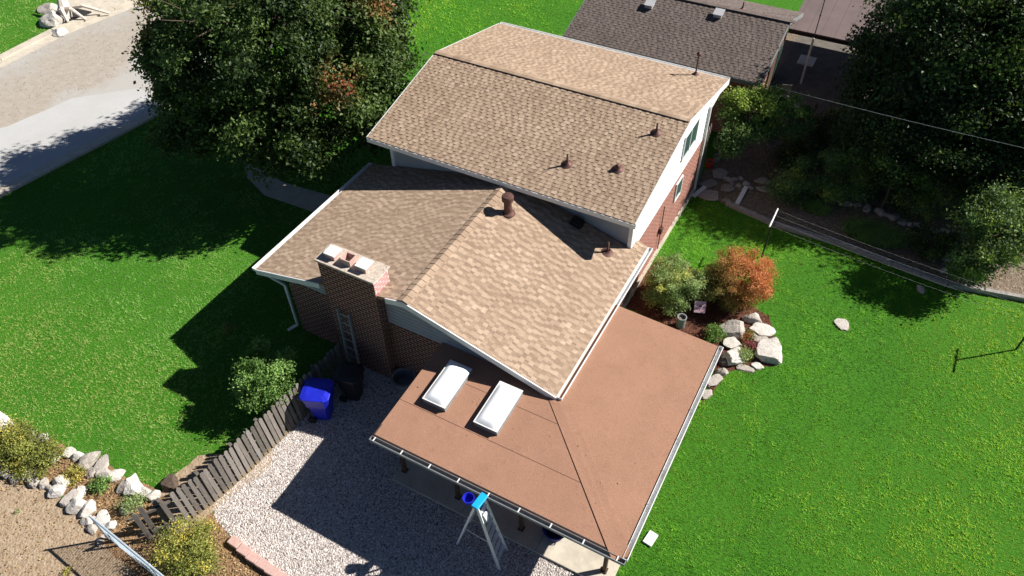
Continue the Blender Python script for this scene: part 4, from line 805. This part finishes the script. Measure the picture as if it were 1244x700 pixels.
# left arcs
up=[(85,551,.24),(94,556,.26),(110,560,.36),(124,567,.34),(112,575,.24),(127,576,.26),(142,577,.30),(154,593,.30),(164,592,.40),(177,601,.26),(187,603,.30)]
nm=['topmost stone of the upper arc','second stone of the upper arc','long grey stone in the upper arc','blocky grey stone in the upper arc','small grey stone inside the upper arc','cream stone below the blocky grey one','pointed white stone in the upper arc','brownish stone below the pointed white one','large rough white stone in the upper arc','small round stone near the fence end','last stone of the upper arc beside the fence']
tn=[.95,.9,.55,.6,.55,.7,.98,.5,.95,.8,.75]
for i,((x,y,r),l) in enumerate(zip(up,nm)): R_(x,y,r*.9,l+' by the left lawn',tn[i],120+i,i%3==0,.7,i*.7,.72,'stones of the upper arc')
lo=[(76,588,.32),(70,599,.30),(86,607,.34),(100,598,.26),(96,616,.36),(107,620,.34),(127,631,.30),(112,643,.22),(134,640,.20),(123,657,.18),(152,621,.22),(109,633,.26)]
nm=['white boulder at the upper end of the lower arc','white boulder just below the upper end','broad tan boulder in the lower arc','round white boulder set apart inside the lower arc','cream boulder in the middle of the lower arc','large pink-white boulder near the fence rail end','angular white boulder beside the fence rail end','tan stone just under the fence rail end','small white stone right of the fence rail end','small tan stone below the chain-link end','grey streaked stone beside the grey-green tuft','pale stone touching the fence rail end']
tn=[.98,.98,.72,.95,.85,.8,.98,.6,.95,.5,.55,.85]
for i,((x,y,r),l) in enumerate(zip(lo,nm)): R_(x,y,r*.9,l,tn[i],140+i,i%4==2,.75,i*.9,.75,'boulders of the lower arc')
sh=[(9,577,.24),(22,580,.24),(30,575,.24),(42,587,.28),(38,578,.18),(54,589,.20),(62,593,.16)]
for i,(x,y,r) in enumerate(sh): R_(x,y,r,'grey stone in the shaded row under the sprawling yellow-green bush',.6,160+i,False,.7,i*1.1,.7,'shaded row of grey stones')
R_(3,515,.42,'big white boulder at the far left edge above the bush',.98,170,h=.8)
for i,(x,y,r) in enumerate(((34,529,.26),(53,533,.22),(47,551,.22),(66,556,.22))): R_(x,y,r,'pale stone half hidden by the sprawling yellow-green bush',.85,171+i,False,.7,i,.7,'pale stones in the yellow-green bush')
g=G(208,590); t=rock('dark brown old stump against the lawn side of the picket fence',(g.x,g.y,0),(.28,.24,.28),.05,180,0,None,'tree_stump','stump',True,mat='bark')
# back garden stones
bk=[(1030,249,.22),(1042,250,.18),(1052,254,.24),(1067,258,.26),(1077,262,.2),(1086,265,.26),(1096,271,.24),(1105,274,.18),(1115,275,.24),(1116,284,.28),(1126,291,.24),(1135,282,.22),(1147,282,.22),(1138,304,.24),(1148,315,.2),(1131,316,.18),(1155,296,.2),(1145,330,.2),(1118,352,.2)]
for i,(x,y,r) in enumerate(bk): R_(x,y,r,'grey stone in the shaded row behind the daylilies',.66,200+i,False,.6,i*.8,.7,'shaded stones behind the daylilies','rock','rock')
pv=[(861,238,.42,'square tan paving slab nearest the house corner',.55,.4),(860,224,.40,'tan paving slab behind the square one',.5,.9),(874,212,.40,'pale paving slab below the red pot',.6,.3),(884,230,.36,'brown paving slab in the middle of the paved patch',.4,.2),(927,221,.34,'pale slab under the small tree trunk',.6,.5),(928,231,.30,'grey slab in front of the small tree trunk',.55,.1),(938,233,.24,'grey slab right of the small tree trunk',.5,.7)]
for i,(x,y,r,l,tt,rz) in enumerate(pv):
    g=G(x,y); rock(l,(g.x,g.y,0),(r,r*.7,.09),tt,230+i,rz,None,'paving_stone','paving stone',True,.1)
pl=[(884,219,.2),(893,219,.18),(900,217,.16),(906,224,.2),(897,226,.16),(889,224,.15),(911,229,.16),(903,231,.13)]
for i,(x,y,r) in enumerate(pl): R_(x,y,r,'broken grey stone in the small pile beside the paving slabs',.62,240+i,False,.7,i,.7,'pile of broken stones','rock','rock')
R_(882,244,.17,'reddish stone next to the timber edging corner',.4,250,name='rock',cat='rock')
# white paver on the lawn
g=G(790,655); mb=MB(); mb.box((g.x,g.y,.03),(.26,.40,.06),-.15); tag(mb.build('paving_stone','cloth',bevel=.01),'small white rectangular paver on the lawn beside the patio gutter','paving stone')
# planks
for (a,b,l) in (((895,249),(906,229),'white plank lying on end among the paving slabs'),((842,240),(856,229),'white board lying at the corner of the house wall')):
    A=G(*a);B=G(*b); mb=MB(); mb.beam(A+Vector((0,0,.05)),B+Vector((0,0,.09)),.17,.05); tag(mb.build('plank','cloth'),l,'plank')
# red pot and grey pail
g=G(861,203); t=thing('flower_pot',(g.x,g.y,0),'red clay flower pot in the shade under the small tree','flower pot'); mb=MB(); mb.lathe((g.x,g.y,0),[(0,.01),(.11,.01),(.16,.26),(.18,.26),(.18,.31),(.15,.31),(.14,.26),(0,.26)],20); mb.build('pot','red',t,smooth=False)
mb=MB(); mb.lathe((g.x,g.y,0),[(0,.27),(.145,.268)],20); mb.build('soil','bed',t)
g=G(867,197); t=thing('pail',(g.x+.1,g.y+.1,0),'grey-blue pail just behind the red flower pot','pail'); mb=MB(); mb.lathe((g.x+.1,g.y+.1,0),[(0,.01),(.12,.01),(.16,.3),(.165,.3),(.15,.28),(.12,.03),(0,.03)],20); mb.build('body','gutter_grey',t)
mb=MB(); P=[(g.x+.1+math.cos(a)*.16,g.y+.1,.3+math.sin(a)*.05+.0) for a in np.linspace(0,PI,9)]; mb.path(P,.006,5); mb.build('handle','alu',t)
# brick edging (bottom)
for i,(x,y) in enumerate(((287,661),(298,671),(309,680),(321,688),(332,696),(343,704))):
    g=G(x,y); mb=MB(); mb.box((g.x,g.y,.08),(.36,.25,.17),-.15+i*.02+.1,.5); tag(mb.build('edging_block','flue',bevel=.02),'pinkish edging block in the row between the yellowing bush and the gravel','block','pinkish edging blocks')
# timber edging
ed=[(5.45,13.12),(7.5,12.72),(9.94,12.76),(13.72,12.33),(16.2,12.83),(20,13.9)]; t=thing('garden_edging',(9.9,12.7,0),'long grey timber edging between the right lawn and the shaded garden bed','edging')
for i in range(5):
    a,b=Vector((*ed[i],.09)),Vector((*ed[i+1],.09)); n=max(1,round((b-a).length/2.4))
    for k in range(n): mb=MB(); mb.beam(a.lerp(b,k/n)+(b-a).normalized()*.006,a.lerp(b,(k+1)/n)-(b-a).normalized()*.006,.17,.18,t=.85); mb.build('timber','greytimber',t,bevel=.012)
# ============================================================ FENCES
fp=[(-2.74,-.15),(-2.83,-1.83),(-3.01,-4.14),(-3.09,-5.12),(-3.27,-6.25),(-3.6,-7.38),(-4.1,-8.1)]
t=thing('picket_fence',(-3,-4.2,0),'weathered grey picket fence between the left lawn and the gravel yard','fence')
rr=random.Random(77)
for i in range(len(fp)-1):
    a,b=Vector((*fp[i],0)),Vector((*fp[i+1],0)); d=(b-a).normalized(); s=Vector((-d.y,d.x,0)); s=s if s.x<0 else -s   # s points to the lawn side
    L=(b-a).length; n=max(1,int(L/.155)); mb=MB(); hgt=1.38
    for k in range(n):
        c=a+d*((k+.5)*L/n)+d*rr.uniform(-.012,.012); ln=rr.gauss(0,.012)+(.10*rr.uniform(-1,1) if i==5 else 0); lw=rr.gauss(0,.008); h=hgt+rr.uniform(-.04,.03); w_=.122; tt=min(1,max(0,rr.gauss(.5,.2)))
        if i==5 and k in (1,4): continue
        if i==4 and k==5: continue
        up=Vector((0,0,1))+s*(.10+ln)+d*lw; th=.022; pr=[(-w_/2,0),(w_/2,0),(w_/2,h-.05),(w_/4,h),(-w_/4,h),(-w_/2,h-.05)]
        mb.extr([c-s*.03+d*u+up*v for u,v in pr],-s*th,tt)
    P=mb.build('picket_panel','wwood',t)
    mb=MB()
    for z in (.32,1.08): mb=MB(); mb.beam(a+s*.012+s*.10*z+Vector((0,0,z)),b+s*.012+s*.10*z+Vector((0,0,z)),.04,.09,t=.35); mb.build('rail','wwood',t)
    mb=MB(); mb.beam(a+s*.08,a+s*.20+Vector((0,0,1.36)),.09,.09,(1,0,0),t=.3); mb.build('post','wwood',t)
mb=MB(); c=Vector((-3.05,-4.55,0))
for q in (-.05,.05): mb.tube(c+Vector((.05,q,.05)),c+Vector((-.12,q-.02,1.42)),.018)
for z in (.35,.75,1.1): mb.beam(c+Vector((.03-.10*z,-.22,z)),c+Vector((.03-.10*z,.22,z+.08)),.03,.03)
mb.build('gate_latch','gutter_grey',t)
# slatted screen at rear corner
t=thing('slatted_screen',(4.05,13.8,0),'tall weathered slatted wooden screen at the rear corner of the house','fence'); 
for j in range(7):
    y=13.48+j*.12; mb=MB(); mb.box((4.02+.03*(j%2),y,1.35),(.025,.075,2.7),0,.9-.07*j); mb.build('slat','wwood',t)
mb=MB(); 
for z in (.4,1.4,2.4): mb=MB(); mb.box((3.97,13.85,z),(.04,.9,.08),0,.4); mb.build('rail','wwood',t)
# chain-link fence
ca,cb=Vector((-5.0,-8.42,0)),Vector((-1.4,-8.74,0)); t=thing('chain_link_fence',(-3.5,-8.55,0),'galvanised chain-link fence beside the dry dirt at the bottom left','fence'); d=(cb-ca).normalized(); L=(cb-ca).length; Hc=1.2
mb=MB(); mb.tube(ca+Vector((0,0,Hc+.02)),cb+Vector((0,0,Hc+.02)),.03); mb.build('top_rail','galv',t)
for u in (0,.66): mb=MB(); p=ca+d*L*u; mb.tube(p,p+Vector((0,0,Hc+.08)),.03); mb.lathe(p+Vector((0,0,Hc+.08)),[(.034,0),(.03,.03),(0,.05)],12); mb.build('post','galv',t)
mb=MB(); g_=.07; k=-int(Hc/g_)
while k*g_<L:
    for sgn in (0,1):
        u0=k*g_; x0=max(0,u0); x1=min(L,u0+Hc)
        if x1-x0>.03:
            za,zb=(x0-u0),(x1-u0)
            if sgn: za,zb=Hc-za,Hc-zb
            mb.tube(ca+d*x0+Vector((0,0,za+.02)),ca+d*x1+Vector((0,0,zb+.02)),.0036,None,4,False)
    k+=1
mb.build('wire_mesh','galv',t)
# ============================================================ YARD OBJECTS
def wheelie(c,rz,h,label,mat,lidmat,w=.62,dp=.70):
    t=thing('wheeled_bin',(c[0],c[1],0),label,'bin','wheeled bins by the picket fence'); R=Matrix.Rotation(rz,3,'Z'); Q=lambda x,y,z:Vector((c[0],c[1],0))+R@Vector((x,y,z))
    mb=MB(); secs=[(.0,.58,.05),(.15,.63,.0),(h*.62,.84,0),(h*.63,.92,0),(h-.10,1.0,0),(h-.1,1.06,0),(h-.03,1.06,0)]; i=0
    def ring(s,z): 
        a,b=w/2*s,dp/2*s; ch=.10*s; return [Q(x,y,z) for x,y in ((-a+ch,-b),(a-ch,-b),(a,-b+ch),(a,b-ch),(a-ch,b),(-a+ch,b),(-a,b-ch),(-a,-b+ch))]
    rg=[ring(s,z+.03) for z,s,_ in secs]; 
    for p in rg: mb.v+=[tuple(q) for q in p]
    for j in range(len(rg)-1):
        for k in range(8): mb.f.append((j*8+k,j*8+(k+1)%8,(j+1)*8+(k+1)%8,(j+1)*8+k)); mb.t.append(.5)
    mb.f.append(tuple(range(8))); mb.t.append(.5); mb.build('body',mat,t,bevel=.006)
    mb=MB(); l0=ring(1.12,h); l1=ring(1.10,h+.045); l2=ring(.72,h+.085); 
    for p in (l0,l1,l2): mb.v+=[tuple(q) for q in p]
    for j in range(2):
        for k in range(8): mb.f.append((j*8+k,j*8+(k+1)%8,(j+1)*8+(k+1)%8,(j+1)*8+k)); mb.t.append(.5)
    mb.f+= [tuple(range(8)),tuple(range(16,24))]; mb.t+=[.5,.5]; mb.build('lid',lidmat,t,bevel=.01)
    mb=MB(); mb.tube(Q(-w*.42,dp*.62,h-.05),Q(w*.42,dp*.62,h-.05),.018); mb.tube(Q(-w*.42,dp*.5,h-.05),Q(-w*.42,dp*.62,h-.05),.018); mb.tube(Q(w*.42,dp*.5,h-.05),Q(w*.42,dp*.62,h-.05),.018); mb.build('handle',mat,t)
    for s in (-1,1): mb=MB(); mb.tube(Q(s*w*.36,dp*.33,.13),Q(s*w*.46,dp*.33,.13),.13,.13,18); mb.build('wheel','rubber',t)
wheelie((-2.38,-2.42),1.95,1.22,'bright blue wheeled bin beside the picket fence','blue','blue',.78,.80); wheelie((-1.98,-1.42),1.8,1.18,'black wheeled bin behind the blue one','rubber','rubber',.68,.75)
g=G(492,468); t=thing('wash_tub',(g.x,g.y,0),'round grey metal tub by the brick wall beside the patio roof','tub'); mb=MB(); mb.lathe((g.x,g.y,0),[(0,.02),(.30,.02),(.36,.38),(.40,.40),(.40,.43),(.33,.43),(.28,.05),(0,.05)],28); mb.build('body','gutter_grey',t)
# ladder on the chimney
t=thing('extension_ladder',(-2.6,-.75,0),'grey extension ladder leaning on the chimney','ladder'); mb=MB()
a0,a1=Vector((-2.42,-.95,0)),Vector((-2.86,-.40,2.62)); wv=Vector((.43,-.02,0))
for q in (0,1): mb=MB(); mb.beam(a0+wv*q,a1+wv*q,.035,.08,(0,1,0)); mb.build('rail','alu_dark',t)
for i in range(9): u=(i+.5)/9; p=a0.lerp(a1,u); mb=MB(); mb.tube(p,p+wv,.016,None,8); mb.build('rung','alu_dark',t)
# stepladder
t=thing('stepladder',(4.1,-3.85,0),'aluminium stepladder with a blue top standing at the patio gutter','ladder')
F0,F1=Vector((4.76,-4.17,.02)),Vector((4.66,-3.60,.02)); T0,T1=Vector((4.14,-4.02,2.46)),Vector((4.10,-3.66,2.46)); B0,B1=Vector((3.42,-4.10,.02)),Vector((3.34,-3.5,.02))
for a_,b_ in ((F0,T0),(F1,T1)): mb=MB(); mb.beam(a_,b_,.03,.085,(1,0,0)); mb.build('front_rail','alu_light',t)
for a_,b_ in ((B0,T0),(B1,T1)): mb=MB(); mb.beam(a_,b_+Vector((-.10,0,-.05)),.03,.05,(1,0,0)); mb.build('rear_rail','alu_light',t)
mb=MB(); mb.beam(B0.lerp(T0,.35),B1.lerp(T1,.35),.03,.03); mb.build('brace','alu_light',t); mb=MB(); mb.beam(B0.lerp(T0,.65),B1.lerp(T1,.65),.03,.03); mb.build('brace','alu_light',t)
for i in range(7):
    u=(i+.75)/7.8; p,q=F0.lerp(T0,u),F1.lerp(T1,u); mb=MB(); mb.beam(p+Vector((-.02,.015,0)),q+Vector((-.02,-.015,0)),.09,.025); mb.build('step','alu_light',t)
mb=MB(); m=(F0+B0)/2; mb.beam(F0.lerp(T0,.45),B0.lerp(T0,.45),.02,.02); mb.build('spreader','alu_light',t); mb=MB(); mb.beam(F1.lerp(T1,.45),B1.lerp(T1,.45),.02,.02); mb.build('spreader','alu_light',t)
mb=MB(); c=(T0+T1)/2+Vector((-.02,0,.04)); mb.box(c,(.19,.44,.08),-.1); mb.build('top_cap','cyan',t,bevel=.012)
c2=c+Vector((-.27,-.08,-.12)); mb=MB(); mb.lathe(c2,[(0,0),(.11,0),(.14,.17),(.15,.17),(.15,.19),(.13,.19),(.10,.02),(0,.02)],18); tag(mb.build('bucket','blue'),'small blue bucket hanging off the back of the stepladder','bucket')
mb=MB(); c3=F0.lerp(T0,.88)+Vector((.04,.08,.03)); n=7
for i in range(n):
    for j in range(3): mb.box(c3+Vector((.03+i*.012+random.uniform(-.004,.004),-.02+j*.045,-.02-i*.035)),(.05,.05,.035),.3,.5,(.2*j,.4))
tag(mb.build('rag','cloth'),'white rag draped over the upper step of the stepladder','rag')
g=Vector((5.62,-2.62,.08)); t=thing('plastic_tub',g,'round blue plastic tub on the patio slab at the gutter edge','tub'); mb=MB(); mb.lathe(g,[(0,.01),(.24,.01),(.33,.34),(.36,.35),(.36,.37),(.31,.37),(.22,.04),(0,.04)],26); mb.build('body','navy_cloth',t)
for s in (-1,1): mb=MB(); mb.path([g+Vector((s*.35,-.08,.34)),g+Vector((s*.42,-.05,.30)),g+Vector((s*.42,.05,.30)),g+Vector((s*.35,.08,.34))],.012,6); mb.build('handle','cyan',t)
# clothesline
def tpost(x,y,h,label):
    t=thing('clothesline_post',(x,y,0),label,'clothesline post','clothesline posts'); mb=MB(); mb.tube((x,y,0),(x,y,h),.03,.03,10); mb.build('post','dark_metal',t); mb=MB(); mb.tube((x,y-.55,h),(x,y+.55,h),.028,.028,10); 
    for k in range(4): yy=y-.48+k*.32; mb.tube((x,yy,h-.05),(x,yy,h+.05),.012)
    mb.build('crossbar','white',t)
tpost(7.54,10.75,1.92,'clothesline post with a pale crossbar beside the orange bush'); tpost(16.07,10.26,1.7,'clothesline post at the right edge of the lawn')
for k in range(4):
    mb=MB(); y=-.48+k*.32; a=Vector((7.54,10.75+y,1.92)); b=Vector((16.07,10.26+y,1.70)); pts=[]
    for i in range(21): u=i/20; p=a.lerp(b,u); p.z-=.10*4*u*(1-u); pts.append(p)
    mb.path(pts,.0013,4); tag(mb.build('clothesline','alu'),'thin clothesline stretched between the two posts over the right lawn','clothesline','clotheslines between the posts')
# sign and cylinder in the mulch
g=Vector((6.42,6.86,0)); t=thing('garden_sign',g,'small pink square sign on a stake in the mulch bed','sign'); mb=MB(); mb.box(g+Vector((0,0,.45)),(.38,.02,.40),.35,.5,(-.75,0)); mb.build('board','pinkboard',t)
mb=MB(); mb.box(g+Vector((.01,-.012,.50)),(.10,.012,.05),.35,.5,(-.75,0)); mb.box(g+Vector((.05,-.02,.40)),(.07,.012,.06),.5,.5,(-.75,0)); mb.build('emblem','vent_metal',t); mb=MB(); mb.tube(g+Vector((0,.03,0)),g+Vector((0,.03,.45)),.012); mb.build('stake','dark_metal',t)
g=Vector((6.04,6.14,0)); t=thing('planter_pot',g,'grey cylindrical planter at the edge of the patio roof','planter'); mb=MB(); mb.lathe(g,[(0,.01),(.15,.01),(.155,.42),(.165,.42),(.165,.46),(.13,.46),(.125,.36),(0,.36)],24); mb.build('pot','gutter_grey',t)
mb=MB(); mb.lathe(g,[(0,.365),(.128,.362)],24); mb.build('soil','bed',t)
# far front yard: bleached stump with limbs, boulders
s0=G(78,22); t=thing('driftwood_sculpture',(s0.x,s0.y,0),'bleached driftwood with upright limbs in the black mulch bed across the street','driftwood'); mb=MB()
mb.path([s0+Vector((0,0,.0)),s0+Vector((.1,.2,.5)),s0+Vector((-.1,.4,1.0))],[.42,.34,.2],9); mb.build('stump','driftwood',t)
for i,(dx,dy,h,r) in enumerate(((1.5,.3,.1,.10),(.9,-.4,.15,.12),(-.5,.7,1.5,.12),(.3,.9,1.7,.10),(2.1,1.4,.12,.09))): mb=MB(); mb.path([s0+Vector((0,.1,.5)),s0+Vector((dx*.5,dy*.5,.6+h*.3)),s0+Vector((dx,dy,h))],[r*1.5,r,r*.6],7); mb.build('limb','driftwood',t)
R_(66,27,.75,'tan boulder beside the driftwood across the street',.8,301,h=.8); R_(74,40,.55,'low white boulder at the far kerb below the driftwood',.95,302,h=.55); R_(60,12,.6,'small tan boulder behind the driftwood',.7,303)

# small leaf debris lying on the house roofs and patio cover
def debris(name,n,x0,x1,y0,y1,zf_,seed,mat='dryleaf'):
    r=np.random.default_rng(seed); X=r.uniform(x0,x1,n); Y=r.uniform(y0,y1,n); Z=np.array([zf_(a,b) for a,b in zip(X,Y)])+.028; s_=r.uniform(.012,.03,n); an=r.uniform(0,2*PI,n); c=np.stack([X,Y,Z],1)
    x=np.stack([np.cos(an)*s_,np.sin(an)*s_,r.uniform(0,.01,n)],1); y=np.stack([-np.sin(an)*s_*.6,np.cos(an)*s_*.6,r.uniform(0,.01,n)],1)
    fastmesh(name,np.stack([c-x,c-y,c+x,c+y],1).reshape(-1,3),np.arange(4*n).reshape(-1,4),mat,None,{'tint':r.random(n),'hue':np.zeros(n)},'stuff',root=(float(X.mean()),float(Y.mean()),float(Z.min())))
debris('fallen_leaves',40,XL0+.2,XLR-.3,YL0+.2,5.9,lambda x,y:zlow(x)+.02,401); debris('fallen_leaves',60,XU0+.2,XU1-.2,YU0+.2,YUR-.3,lambda x,y:zup(y)+.02,402)
debris('fallen_leaves',16,PX0+.2,7.3,PY0+.2,-.6,lambda x,y:min(zf(y),ze(x) if x>4.2 else 9),403)
